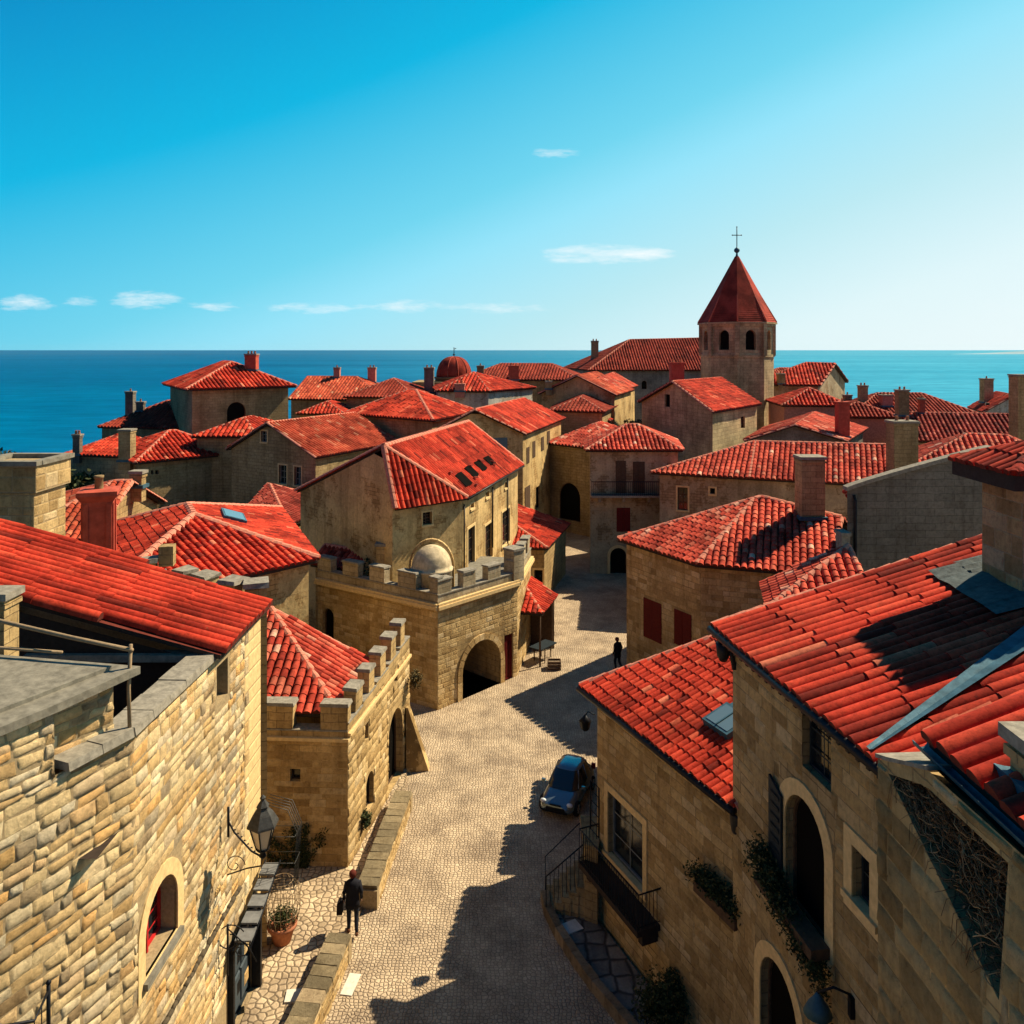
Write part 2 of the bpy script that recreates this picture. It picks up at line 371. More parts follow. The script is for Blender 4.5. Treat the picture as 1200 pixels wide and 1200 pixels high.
def on_edge(poly, x, y):
    n=len(poly)
    for i in range(n):
        a,b=poly[i],poly[(i+1)%n]; dx,dy=b[0]-a[0],b[1]-a[1]; l=math.hypot(dx,dy)
        if abs((x-a[0])*dy-(y-a[1])*dx)/l<1e-3: return i
    return None
def roof_mesh(faces, poly, tilep, mats, parent, capr=.13, verge=True, gable=None, thick=.12):
    mb=MB(); seen=set(); dn=Vector((0,0,-thick))
    for f in faces:
        tile_face(mb, f, **tilep)
        g=[p+dn for p in f]; mb.face(g[::-1], 3, .5)
        for i in range(len(f)):
            a,b=f[i],f[(i+1)%len(f)]
            if (a-b).length<.05: continue
            mx,my=(a.x+b.x)/2,(a.y+b.y)/2; e=on_edge(poly,mx,my)
            if e is not None:
                mb.face([a+dn,b+dn,b,a],3,.5)
                if abs(a.z-b.z)>.05 and verge: ridge_caps(mb,a,b,capr*.85,.42,2,.03)
            else:
                key=(round(mx,2),round(my,2))
                if key in seen: continue
                seen.add(key); ridge_caps(mb, *( (a,b) if a.z<b.z else (b,a)), capr, .42, 2, .05)
    return mb.build('roof', mats, parent)
def inset(poly, d):
    n=len(poly); out=[]
    ds = d if isinstance(d,(list,tuple)) else [d]*n
    ln=[]
    for i in range(n):
        a,b=poly[i],poly[(i+1)%n]; dx,dy=b[0]-a[0],b[1]-a[1]; l=math.hypot(dx,dy); nx,ny=-dy/l,dx/l
        ln.append((nx,ny,nx*a[0]+ny*a[1]+ds[i]))
    for i in range(n):
        (a,b,c),(d_,e,f)=ln[i-1],ln[i]; det=a*e-b*d_
        out.append(((c*e-b*f)/det,(a*f-c*d_)/det))
    return out
# ------------------------------------------------------------ walls
def stones(mb, P, nrm, Lw, z0, topf, ops, ch, sl, rel, m, irr=.015, rich=False):
    """individual stones standing proud of the mortar; P(u,z,d) gives the point"""
    z=z0
    while True:
        h=ch*R.uniform(.72,1.25); z1=z+h
        u=-R.uniform(0,sl); any_=False
        while u<Lw:
            w=sl*R.uniform(.55,1.5); a,b=max(0,u),min(Lw,u+w); u+=w
            if b-a<.06: continue
            iv=[(a,b)]
            for (o0,o1,q0,q1) in ops:
                if q1>z+.02 and q0<z1-.02:
                    nv=[]
                    for (s,e) in iv:
                        if o1<=s or o0>=e: nv.append((s,e)); continue
                        if s<o0: nv.append((s,o0))
                        if e>o1: nv.append((o1,e))
                    iv=nv
            for (s,e) in iv:
                if e-s<.07: continue
                tz=min(topf(s),topf(e)); zz=min(z1,tz)
                if zz-z<.06: continue
                any_=True
                g=.010; rl=rel*R.uniform(.4,1.3); bv=min(.035+rel*.3,(e-s)*.3,(zz-z)*.3)
                t=R.random(); J=lambda:R.uniform(-irr,irr)
                c=[(s+g,z+g),(e-g,z+g),(e-g,zz-g),(s+g,zz-g)]
                o=[(x+J(),y+J()) for x,y in c]
                if not rich:
                    inn=[(s+g+bv+J(),z+g+bv+J()),(e-g-bv+J(),z+g+bv+J()),(e-g-bv+J(),zz-g-bv+J()),(s+g+bv+J(),zz-g-bv+J())]
                    vs=[P(x,y,0) for x,y in o]+[P(x,y,rl+R.uniform(-.2,.2)*rl) for x,y in inn]
                    mb.faces(vs,[(0,1,5,4),(1,2,6,5),(2,3,7,6),(3,0,4,7),(4,5,6,7)],m,t,False)
                else:
                    nx,nz=5,4; vs=[]
                    for j in range(nz+1):
                        for i in range(nx+1):
                            fu,fz=i/nx,j/nz
                            fu2=.5+(.5*math.copysign(abs(2*fu-1)**.34,2*fu-1)); fz2=.5+(.5*math.copysign(abs(2*fz-1)**.34,2*fz-1))
                            x=(o[0][0]*(1-fu2)+o[1][0]*fu2)*(1-fz2)+(o[3][0]*(1-fu2)+o[2][0]*fu2)*fz2
                            y=(o[0][1]*(1-fu2)+o[1][1]*fu2)*(1-fz2)+(o[3][1]*(1-fu2)+o[2][1]*fu2)*fz2
                            edge=(i in (0,nx)) or (j in (0,nz))
                            corner=(i in (1,nx-1)) and (j in (1,nz-1))
                            d=0 if edge else rl*(.80 if corner else 1)+R.uniform(-.011,.011)
                            vs.append(P(x+(0 if edge else J()*.5),y+(0 if edge else J()*.5),d))
                    mb.faces(vs,[(j*(nx+1)+i,j*(nx+1)+i+1,(j+1)*(nx+1)+i+1,(j+1)*(nx+1)+i) for j in range(nz) for i in range(nx)],m,t,True)
        z=z1
        if not any_ and z>z0+30: break
        if z>max(topf(0),topf(Lw),topf(Lw*.5)): break
def wall_seg(mb, a, b, z0, topf, ops=(), m=0, depth=.24, stone=None, extra=()):
    """ops: (u0,u1,z0,z1,arch,surround)"""
    a=Vector((a[0],a[1],0)); b=Vector((b[0],b[1],0)); d=b-a; Lw=d.length; t=d/Lw; n=Vector((t.y,-t.x,0))
    def P(u,z,dd=0): q=a+t*u+n*dd; return Vector((q.x,q.y,z))
    us={0,Lw}; zs={z0}
    for o in ops: us|={o[0],o[1]}; zs|={o[2],o[3]}
    for e in extra: us.add(e)
    us=sorted(us); 
    us2=[]
    for i in range(len(us)-1):
        k=max(1,int((us[i+1]-us[i])/.8)); us2+= [us[i]+(us[i+1]-us[i])*j/k for j in range(k)]
    us=us2+[Lw]; zs=sorted(zs)
    for i in range(len(us)-1):
        u0,u1=us[i],us[i+1]; um=(u0+u1)/2
        for j in range(len(zs)):
            za=zs[j]; zb=zs[j+1] if j+1<len(zs) else 1e9
            zc=(za+min(zb,za+.01))/2+1e-3
            if any(o[0]<um<o[1] and o[2]<zc<o[3] for o in ops): continue
            t0,t1=topf(u0),topf(u1)
            q=[(u0,min(za,t0)),(u1,min(za,t1)),(u1,min(zb,t1)),(u0,min(zb,t0))]
            if max(q[2][1]-q[1][1],q[3][1]-q[0][1])<1e-4: continue
            mb.face([P(*x) for x in q], m, .5, q)
    for (u0,u1,q0,q1,arch,sur) in ops:
        dep=-depth; pts=[(u0,q0),(u1,q0)]
        if arch:
            r=(u1-u0)/2; rz=min(r*arch,(q1-q0)*.8); zs_=q1-rz; arc=[((u0+u1)/2+r*math.cos(math.pi*k/12), zs_+rz*math.sin(math.pi*k/12)) for k in range(13)]
            for k in range(12):
                c=(u1,q1) if k<6 else (u0,q1)
                mb.face([P(*c),P(*arc[k+1]),P(*arc[k])],m,.5,[c,arc[k+1],arc[k]])
            mb.face([P(u1,q1),P(u0,q1),P(*arc[6])],m,.5,[(u1,q1),(u0,q1),arc[6]])
            pts+=arc
        else: pts+=[(u1,q1),(u0,q1)]
        for k in range(len(pts)):
            p,q=pts[k],pts[(k+1)%len(pts)]
            if p==q: continue
            mb.face([P(*p),P(*p,dep),P(*q,dep),P(*q)],m,.5,[(p[0],p[1]),(p[0]+.24,p[1]),(q[0]+.24,q[1]),q])
    if stone:
        so=[(o[0]-o[5],o[1]+o[5],o[2]-o[5]*.6,o[3]+o[5]) for o in ops]
        stones(mb,P,n,Lw,z0,topf,so,**stone)
    return P
def opening_px(a,b,px0,py0,px1,py1):
    dx,dy=b[0]-a[0],b[1]-a[1]; l=math.hypot(dx,dy)
    def hit(px):
        k=(px-600)/F; t=(k*a[1]-a[0])/(dx-k*dy); return t*l, a[1]+t*dy
    u0,_=hit(px0); u1,_=hit(px1); _,Y=hit((px0+px1)/2)
    return min(u0,u1),max(u0,u1),H-(py1-HY)*Y/F,H-(py0-HY)*Y/F
def outline(o):
    u0,u1,q0,q1,arch,_=o
    if arch:
        r=(u1-u0)/2; rz=min(r*arch,(q1-q0)*.8); zs_=q1-rz
        return [(u0,q0),(u1,q0)]+[((u0+u1)/2+r*math.cos(math.pi*k/12), zs_+rz*math.sin(math.pi*k/12)) for k in range(13)]
    return [(u0,q0),(u1,q0),(u1,q1),(u0,q1)]
def fit_window(P, o, kind, parent, col='greenwood', depth=.2, part='window', label=None, bars=(1,2)):
    """P(u,z,d) wall point; builds a part with sub-parts inside opening o"""
    u0,u1,q0,q1,arch,sur=o; out=outline(o); cx,cz=(u0+u1)/2,(q0+q1)/2
    f=MB(); fw=.055
    # casing that follows the opening
    inn=[(cx+(x-cx)*(1-2*fw/(u1-u0)), cz+(z-cz)*(1-2*fw/(q1-q0))) for x,z in out]
    for k in range(len(out)):
        p,q=out[k],out[(k+1)%len(out)]; pi,qi=inn[k],inn[(k+1)%len(out)]
        if p==q: continue
        D=-depth+.05
        f.face([P(*p,D),P(*q,D),P(*qi,D),P(*pi,D)]); f.face([P(*pi,D),P(*qi,D),P(*qi,-depth),P(*pi,-depth)])
    if kind in ('sash','barred'):
        nv,nh=bars
        for i in range(1,nv+1):
            x=u0+(u1-u0)*i/(nv+1); top=q1-.03 if not arch or nv==1 else q1-(u1-u0)*.25
            f.face([P(x-.02,q0,-depth+.04),P(x+.02,q0,-depth+.04),P(x+.02,top,-depth+.04),P(x-.02,top,-depth+.04)])
        for i in range(1,nh+1):
            z=q0+(q1-q0)*i/(nh+1)*(.85 if arch else 1)
            f.face([P(u0,z-.018,-depth+.042),P(u1,z-.018,-depth+.042),P(u1,z+.018,-depth+.042),P(u0,z+.018,-depth+.042)])
    w=f.build(part, M[col], parent, label)
    g=MB(); g.face([P(x,z,-depth) for x,z in out])
    g.build('pane' if kind!='door' else 'door_leaf', M['glass'] if kind in('sash','barred') else M['void'] if kind=='void' else M[col], w)
    if kind=='shutter' or kind=='openshutter':
        s=MB()
        if kind=='shutter': rng=[(u0-.03,cx-.01,0),(cx+.01,u1+.03,0)]
        else: rng=[(u0-(u1-u0)*.52,u0-.02,0),(u1+.02,u1+(u1-u0)*.52,0)]
        for (x0,x1,_) in rng:
            dd=.035
            n=max(3,int((q1-q0)/.14))
            s.face([P(x0,q0,dd),P(x1,q0,dd),P(x1,q1,dd),P(x0,q1,dd)]); 
            for (p,q) in (((x0,q0),(x1,q0)),((x1,q0),(x1,q1)),((x1,q1),(x0,q1)),((x0,q1),(x0,q0))):
                s.face([P(*p,0),P(*q,0),P(*q,dd),P(*p,dd)])
            for i in range(n):
                z=q0+.06+(q1-q0-.12)*(i+.5)/n; h=(q1-q0)/n*.3
                s.face([P(x0+.05,z-h,dd+.022),P(x1-.05,z-h,dd+.022),P(x1-.05,z+h,dd+.004),P(x0+.05,z+h,dd+.004)])
                s.face([P(x0+.05,z-h,dd),P(x1-.05,z-h,dd),P(x1-.05,z-h,dd+.022),P(x0+.05,z-h,dd+.022)])
        s.build('shutter', M[col], w)
    if sur>0.01:
        s=MB(); d=.035
        oo=[(cx+(x-cx)*(1+2*sur/(u1-u0)), cz+(z-cz)*(1+2*sur/(q1-q0))) for x,z in out]
        for k in range(len(out)):
            p,q=out[k],out[(k+1)%len(out)]; po,qo=oo[k],oo[(k+1)%len(out)]
            if p==q: continue
            tt=R.random()
            s.face([P(*p,d),P(*po,d),P(*qo,d),P(*q,d)][::-1],0,tt); s.face([P(*po,d),P(*po,-.02),P(*qo,-.02),P(*qo,d)],0,tt); s.face([P(*p,d),P(*q,d),P(*q,-.05),P(*p,-.05)],0,tt)
        s.build('surround', M['trim'], w)
        s=MB()
        z=q0; A=[P(u0-sur,z-.10,-.1),P(u1+sur,z-.10,-.1),P(u1+sur,z-.10,.09),P(u0-sur,z-.10,.09)]; B=[p+Vector((0,0,.11)) for p in A]
        s.faces(A+B,[(0,1,2,3),(4,7,6,5),(2,1,5,6),(3,2,6,7),(0,3,7,4)])
        s.build('sill', M['trim'], w)
    return w
def chimney(parent, base, w, d, top, kind='masonry', ang=0, pots=1, label=None, cap='coping'):
    """base: point on the roof; top: z of the top"""
    mb=MB(); z0=base[2]-.7; hh=top-z0; x,y=base[0],base[1]
    mb.box((x,y,z0+hh*.5-.09),(w,d,hh-.18),ang,0)
    mb.box((x,y,top-.30),(w+.09,d+.09,.10),ang,0)
    mb.box((x,y,top-.11),(w+.16,d+.16,.14),ang,1)
    mb.box((x,y,base[2]+.02),(w+.22,d+.22,.16),ang,2)
    ca,sa=math.cos(ang),math.sin(ang)
    for i in range(pots):
        lx=(i-(pots-1)/2)*w/max(1,pots)*.9
        mb.lathe((x+lx*ca,y+lx*sa,top-.04),[(.13,0),(.10,.06),(.09,.28),(.115,.30),(.07,.30)],8,3)
    return mb.build('chimney',[M[kind],M[cap],M['lead'],M['pot']],parent,label)
TP_NEAR=dict(w=.28,L=.85,seg=5); TP_MID=dict(w=.30,L=.40,seg=4); TP_FAR=dict(w=.36,L=.50,seg=3)
ROOFS={}
def house(name, label, cat, poly, ze, pitches, wall='masonry', tile='tile', ov=.35, base=-.3, tp=None, wins=(), chims=(), stone=None, gutter=None, capr=.13, group=None, wallname='wall', over=None):
    n=len(poly); cx=sum(p[0] for p in poly)/n; cy=sum(p[1] for p in poly)/n
    if tp is None: tp = TP_MID if cy<75 else TP_FAR
    t=thing(name,label,cat,(cx,cy,0),group)
    r=Roof(poly,ze,pitches); ROOFS[label]=r
    ro=roof_mesh(r.faces(),r.poly,tp,[M[tile],M['under'],M['cap'],M['eave']],t,capr)
    ip=inset(poly,ov if over is None else over); mb=MB(); Ps=[]
    edge_ops={}
    for w in wins:
        e=w[0]; a,b=ip[e],ip[(e+1)%n]; u0,u1,q0,q1=opening_px(a,b,*w[1:5]); 
        opt=w[6] if len(w)>6 else {}
        lw=math.hypot(b[0]-a[0],b[1]-a[1]); u0=max(.1,u0); u1=min(lw-.1,u1)
        if u1-u0<.1: print('BAD WINDOW',label,w); continue
        edge_ops.setdefault(e,[]).append(((u0,u1,q0,q1,opt.get('arch',0),opt.get('sur',.12 if cy<60 else 0.0)),w[5],opt))
    for e in range(n):
        a,b=ip[e],ip[(e+1)%n]; lw=math.hypot(b[0]-a[0],b[1]-a[1])
        topf=lambda u,a=a,b=b,lw=lw: r.h(a[0]+(b[0]-a[0])*u/lw, a[1]+(b[1]-a[1])*u/lw)-.125
        ops=[o[0] for o in edge_ops.get(e,[])]
        st = stone if (stone and (stone.get('edges') is None or e in stone['edges'])) else None
        if st: st={k:v for k,v in st.items() if k!='edges'}; st.setdefault('m',1)
        P=wall_seg(mb,a,b,base,topf,ops,0,.24,st)
        Ps.append(P)
        for (o,kind,opt) in edge_ops.get(e,[]):
            fit_window(P,o,kind,t,opt.get('col','wood'),.2,opt.get('part','window'),opt.get('label'),opt.get('bars',(1,2)))
    mb.build(wallname,[M[wall],M['ashlar'],M['mortar']],t)
    for c in chims:
        px,pyb,wpx,pyt=c[:4]; opt=c[4] if len(c)>4 else {}
        k=(px-600)/F; best=None; Y=min(p[1] for p in poly)-2
        while Y<max(p[1] for p in poly)+2:
            z=H-(pyb-HY)*Y/F; x=k*Y
            inside=all((x-a)*nx+(y_-b)*ny>0 for (a,b,nx,ny,_) in r.pl for y_ in (Y,))
            if inside and r.h(x,Y)>=z: best=(x,Y,r.h(x,Y)); break
            Y+=.05
        if best is None:
            Y=min(max(p[1] for p in poly)-1, cy+1); x=k*Y; best=(x,Y,r.h(x,Y)); print('chimney fallback',label,c)
        w=wpx*best[1]/F; top=H-(pyt-HY)*best[1]/F
        if top<best[2]+.3: top=best[2]+.8
        chimney(ro,best,w,opt.get('d',w*.9),top,opt.get('kind',wall),opt.get('ang',0),opt.get('pots',1),opt.get('label'),opt.get('cap','coping'))
    if gutter:
        for e in gutter:
            a,b=poly[e],poly[(e+1)%n]; g=MB(); nx,ny=r.pl[e][2],r.pl[e][3]
            g.tube([(a[0]-nx*.07,a[1]-ny*.07,ze-.05),(b[0]-nx*.07,b[1]-ny*.07,ze-.05)],.075,8)
            g.build('gutter',M['pipe'],ro)
    t['_']=0; del t['_']
    return t, r, ip, Ps, ro
# ------------------------------------------------------------ ground, sea, headland
def struct(o): o['kind']='structure'; return o
def smooth(t): t=max(0,min(1,t)); return t*t*(3-2*t)
def ground_h(x,y):
    ex=max(0,-x-52+max(0,(y-60))*-.12, x-112); ey=max(0,y-150, -y-70)
    d=math.hypot(ex,ey)
    z=-27*smooth(d/55)
    if d>0: z+=1.4*math.sin(x*.21+y*.13)*smooth(d/10)+.8*math.sin(x*.5-y*.37)*smooth(d/10)
    return z
g=MB(); xs=[-170+i*5 for i in range(81)]; ys=[-110+i*5 for i in range(75)]
vs=[(x,y,ground_h(x,y)) for y in ys for x in xs]; nx=len(xs)
g.faces(vs,[(j*nx+i,j*nx+i+1,(j+1)*nx+i+1,(j+1)*nx+i) for j in range(len(ys)-1) for i in range(nx-1)],0,.5,True)
def m_cobble(name, c0, c1, joint, scale, rnd=.8):
    m,N,L,b=mat(name,.7); p=geo_pos(N)
    nd=noise(N,L,p,1.1,3,.6); sub=N.new('ShaderNodeVectorMath'); sub.operation='SUBTRACT'; L.new(nd.outputs['Color'],sub.inputs[0]); sub.inputs[1].default_value=(.5,.5,.5)
    s2=N.new('ShaderNodeVectorMath'); s2.operation='SCALE'; L.new(sub.outputs[0],s2.inputs[0]); s2.inputs['Scale'].default_value=.25
    ad=N.new('ShaderNodeVectorMath'); ad.operation='ADD'; L.new(p,ad.inputs[0]); L.new(s2.outputs[0],ad.inputs[1])
    ve=N.new('ShaderNodeTexVoronoi'); ve.feature='DISTANCE_TO_EDGE'; ve.voronoi_dimensions='2D'; ve.inputs['Scale'].default_value=scale; ve.inputs['Randomness'].default_value=rnd; L.new(ad.outputs[0],ve.inputs['Vector'])
    vc=N.new('ShaderNodeTexVoronoi'); vc.voronoi_dimensions='2D'; vc.inputs['Scale'].default_value=scale; vc.inputs['Randomness'].default_value=rnd; L.new(ad.outputs[0],vc.inputs['Vector'])
    sp=N.new('ShaderNodeSeparateColor'); L.new(vc.outputs['Color'],sp.inputs[0])
    c=ramp(N,L,sp.outputs[0],[(0,c0),(1,c1)])
    e=ramp(N,L,ve.outputs['Distance'],[(.03,(0,0,0)),(.12,(1,1,1))])
    c=mixc(N,L,'MIX',e,joint,c)
    n=noise(N,L,p,.7,8,.7); c=mixc(N,L,'MULTIPLY',1.0,c,ramp(N,L,n.outputs[0],[(.36,(.62,.60,.60)),(.60,(1.1,1.09,1.07))]))
    n5=noise(N,L,p,14,5,.7); c=mixc(N,L,'MULTIPLY',.7,c,ramp(N,L,n5.outputs[0],[(.35,(.75,.75,.75)),(.62,(1.12,1.1,1.08))]))
    L.new(c,b.inputs['Base Color']); bump(N,L,b,ramp(N,L,ve.outputs['Distance'],[(.0,(0,0,0)),(.22,(1,1,1))]),.8,.03)
    return m
M['cobble']=m_cobble('street_cobbles',(.42,.325,.215),(.54,.43,.29),(.24,.185,.125),9.0,.6)
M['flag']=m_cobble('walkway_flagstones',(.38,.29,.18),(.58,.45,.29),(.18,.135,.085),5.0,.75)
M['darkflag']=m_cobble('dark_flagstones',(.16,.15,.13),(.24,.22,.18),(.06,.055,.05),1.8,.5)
def m_hill():
    m,N,L,b=mat('scrub_slope',.95); p=geo_pos(N); n=noise(N,L,p,.4,9,.7)
    L.new(ramp(N,L,n.outputs[0],[(.35,(.025,.032,.015)),(.55,(.09,.075,.035)),(.7,(.16,.125,.07))]),b.inputs['Base Color']); return m
struct(g.build('ground',m_hill()))
g=MB(); g.prism([(-45,-30),(60,-30),(60,135),(-45,135)],-.2,.02)
street=struct(g.build('street_paving',M['cobble']))
g=MB(); g.prism([(-6.8,8),(-5.1,8),(-4.85,22.6),(-4.55,24.7),(-4.05,30.6),(-4.25,33.4),(-5.4,26.9),(-9.4,26.9),(-9.4,22.5),(-6.8,22.5)],-.1,.14)
struct(g.build('walkway',M['flag']))
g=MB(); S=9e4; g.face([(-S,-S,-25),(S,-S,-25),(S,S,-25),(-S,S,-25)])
def m_sea():
    m,N,L,b=mat('sea_water',.22); p=geo_pos(N)
    mp=N.new('ShaderNodeMapping'); mp.inputs['Scale'].default_value=(.020,.05,1); L.new(p,mp.inputs[0])
    n=noise(N,L,mp.outputs[0],1,10,.7)
    mp2=N.new('ShaderNodeMapping'); mp2.inputs['Scale'].default_value=(.0006,.003,1); L.new(p,mp2.inputs[0]); n2=noise(N,L,mp2.outputs[0],1,7,.6)
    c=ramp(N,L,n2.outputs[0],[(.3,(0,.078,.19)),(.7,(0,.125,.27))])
    # brighter sky reflection painted into the water colour, growing to the right
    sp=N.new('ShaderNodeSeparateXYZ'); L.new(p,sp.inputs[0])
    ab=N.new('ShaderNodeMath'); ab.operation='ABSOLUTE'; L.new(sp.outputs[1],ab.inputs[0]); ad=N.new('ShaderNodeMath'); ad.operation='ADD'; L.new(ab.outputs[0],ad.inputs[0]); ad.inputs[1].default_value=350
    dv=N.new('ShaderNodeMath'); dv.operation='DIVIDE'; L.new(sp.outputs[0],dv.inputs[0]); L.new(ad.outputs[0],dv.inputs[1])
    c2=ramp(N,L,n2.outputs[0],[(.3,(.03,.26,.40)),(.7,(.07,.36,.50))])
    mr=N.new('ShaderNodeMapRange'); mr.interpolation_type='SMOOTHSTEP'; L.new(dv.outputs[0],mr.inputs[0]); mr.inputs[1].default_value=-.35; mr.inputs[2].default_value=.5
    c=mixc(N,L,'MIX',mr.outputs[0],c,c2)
    c=mixc(N,L,'MULTIPLY',1.0,c,ramp(N,L,n.outputs[0],[(.3,(.6,.65,.7)),(.7,(1.25,1.2,1.15))]))
    L.new(c,b.inputs['Base Color']); b.inputs['Specular IOR Level'].default_value=.0; b.inputs['IOR'].default_value=1.04
    bump(N,L,b,n.outputs[0],1.0,1.5); return m
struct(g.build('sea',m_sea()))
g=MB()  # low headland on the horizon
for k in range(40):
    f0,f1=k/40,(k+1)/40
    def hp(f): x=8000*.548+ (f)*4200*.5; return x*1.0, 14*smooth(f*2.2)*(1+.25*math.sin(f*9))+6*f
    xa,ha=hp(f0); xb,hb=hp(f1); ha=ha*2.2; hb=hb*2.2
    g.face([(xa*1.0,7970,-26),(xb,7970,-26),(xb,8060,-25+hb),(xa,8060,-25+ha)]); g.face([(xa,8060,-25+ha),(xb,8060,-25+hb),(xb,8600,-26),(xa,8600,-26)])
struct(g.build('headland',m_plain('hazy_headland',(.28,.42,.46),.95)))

# ------------------------------------------------------------ left foreground house
S_RUB=dict(ch=.22,sl=.42,rel=.024,irr=.034,rich=True,m=1)
def left_house():
    t=thing('stone_house','rubble stone house with smooth red corrugated tile roof at the left edge','house',(-10,17,0))
    pl=[(-9.7,9.2),(-8.6,11.6),(-7.6,13.6),(-6.98,15.1),(-6.78,22.1)]
    mb=MB(); seg_ops={}
    a,b=pl[3],pl[4]
    o1=(*opening_px(a,b,169,1033,207,1118),1.0,.0); o2=(*opening_px(a,b,254,776,267,820),0,.0)
    o3=(*opening_px(a,b,268,1070,300,1215),0,.0); o3=(o3[0],o3[1],.12,2.45,0,0)
    for i in range(4):
        a_,b_=pl[i],pl[i+1]; lw=math.hypot(b_[0]-a_[0],b_[1]-a_[1])
        top=(11.05 if i<2 else 9.93)
        ops=[o1,o2,o3] if i==3 else []
        if i==3:
            # smooth dressed stone round the arched window and at the far corner
            st=dict(S_RUB); P=wall_seg(mb,a_,b_,-.3,lambda u:9.93,ops,0,.42,None); O=sum(math.hypot(pl[q+1][0]-pl[q][0],pl[q+1][1]-pl[q][1]) for q in range(3))
            so=[(o1[0]-.24,o1[1]+.24,o1[2]-.2,o1[3]+.26),(o2[0]-.1,o2[1]+.1,o2[2]-.1,o2[3]+.1),(o3[0]-.12,o3[1]+.12,0,o3[3]+.15),(lw-1.25,lw,0,12)]
            so=[(q[0]+O,q[1]+O,q[2],q[3]) for q in so]; Ls=[math.hypot(pl[q+1][0]-pl[q][0],pl[q+1][1]-pl[q][1]) for q in range(4)]; L01=Ls[0]+Ls[1]
            def PC(u,z,d):
                def at(u):
                    k=0
                    while k<3 and u>Ls[k]: u-=Ls[k]; k+=1
                    f=u/Ls[k]; return Vector((pl[k][0]+(pl[k+1][0]-pl[k][0])*f,pl[k][1]+(pl[k+1][1]-pl[k][1])*f,0))
                p=at(u); tt=(at(min(u+.25,sum(Ls)))-at(max(u-.25,0))).normalized(); return Vector((p.x+tt.y*d,p.y-tt.x*d,z))
            stones(mb,PC,None,sum(Ls),1.5,lambda u:9.9,so,**st); stones(mb,PC,None,L01,9.9,lambda u:11.03,[],**st)
            # quoin blocks
            z=0; k=0
            while z<9.6:
                h=R.uniform(.32,.5); w=1.22 if k%2 else .95; zz=min(9.88,z+h)
                if not(z<2.4): stones(mb,lambda u,z_,d,P=P: P(u,z_,d),None,lw,z,lambda u:min(9.88,z+h),[(0,lw-w,-9,99)] ,ch=h*3,sl=8,rel=.012,irr=.006,m=2)
                else: stones(mb,P,None,lw,z,lambda u:z+h,[(0,max(o3[1]+.12,lw-w),-9,99)],ch=h*3,sl=8,rel=.012,irr=.006,m=2)
                if w<1.2: stones(mb,P,None,lw,z,lambda u:zz,[(0,lw-1.25,-9,99),(lw-w,lw,-9,99)],ch=h*3,sl=8,rel=.03,irr=.01,m=1)
                z+=h; k+=1
            Pf=P
        else:
            P=wall_seg(mb,a_,b_,-.3,lambda u:top,[],0,.3,None)
    # far end wall and back walls
    wall_seg(mb,pl[4],(-14,23.2),-.3,lambda u:9.93+u*.25,[],0)
    wall_seg(mb,(-14,23.4),(-14,10),-.3,lambda u:10,[],0)
    # inner terrace: inner faces of the street wall, floor, wall under the roof edge
    inner=[(x-.5,y) for x,y in pl]
    wall_seg(mb,(-7.12,18.75),(-7.45,14.9),8.2,lambda u:9.93,[],3)
    wall_seg(mb,(-14,18.75),(-7.12,18.75),8.2,lambda u:9.88+max(0,(6.9-u)*.27),[],3)
    mb.face([(-14,14,8.3),(-7.1,14,8.3),(-7.1,19,8.3),(-14,19,8.3)],3)
    # upper wall below the slab, set back from the street line
    for (a_,b_) in (((-8.0,13.65),(-7.3,15.0)),):
        lw=math.hypot(b_[0]-a_[0],b_[1]-a_[1]); P=wall_seg(mb,a_,b_,9.7,lambda u:11.05,[],0); stones(mb,P,None,lw,9.95,lambda u:11.02,[],**S_RUB)
    wall_seg(mb,(-7.3,15.0),(-10.2,15.7),8.2,lambda u:11.0,[],3)
    w=mb.build('wall',[M['mortar'],M['rubble'],M['trim'],M['eave']],t)
    # coping
    mb=MB(); prev=None; P0=Vector((-7.66,13.05,0)); pts=[(-7.5,13.75),(-6.98,15.0),(-6.85,18.6),(-6.8,22.1)]
    for i in range(3):
        a_,b_=Vector((*pts[i],0)),Vector((*pts[i+1],0)); n=int((b_-a_).length/.9)+1
        for k in range(n):
            p=a_+(b_-a_)*(k/n); q=a_+(b_-a_)*((k+1)/n); d=(q-p).normalized(); s=Vector((d.y,-d.x,0)); e=d*.006
            wi=.52 if i<2 else .2
            A=[p+e+s*.10,q-e+s*.10,q-e-s*wi,p+e-s*wi]; j=R.uniform(-.012,.012)
            vs=[x+Vector((0,0,9.93)) for x in A]+[x+Vector((0,0,10.08+j)) for x in A]
            vs[4]-=s*.03; vs[5]-=s*.03
            mb.faces(vs,[(0,3,2,1),(4,5,6,7),(0,1,5,4),(1,2,6,5),(2,3,7,6),(3,0,4,7)],0)
    mb.box((-9,18.78,9.98),(4.2,.35,.16),0)
    mb.build('coping',M['coping'],w)
    # slab roof over the near corner
    mb=MB(); sl=[(-9.75,8.95),(-8.48,11.5),(-7.48,13.5),(-6.85,15.1),(-10.2,15.75),(-13,15.75)]
    mb.prism(sl,11.03,11.17); sl2=[(-10.1,9.2),(-8.9,11.8),(-7.9,13.75),(-7.3,14.95),(-10.2,15.5),(-12.9,15.5)]; mb.prism(sl2,11.17,11.24)
    mb.build('slab',M['slab'],t)
    # roof of long tiles, fall towards the street
    z=10.06; zr=z+7.7*math.tan(math.radians(15.5))
    q=[Vector((-6.62,18.62,z)),Vector((-6.6,22.3,z)),Vector((-14.1,22.6,zr)),Vector((-14.1,18.4,zr))]
    mb=MB(); tile_face(mb,q,.30,1.5,8,0,1,.02,True,1.35,1.0,.7)
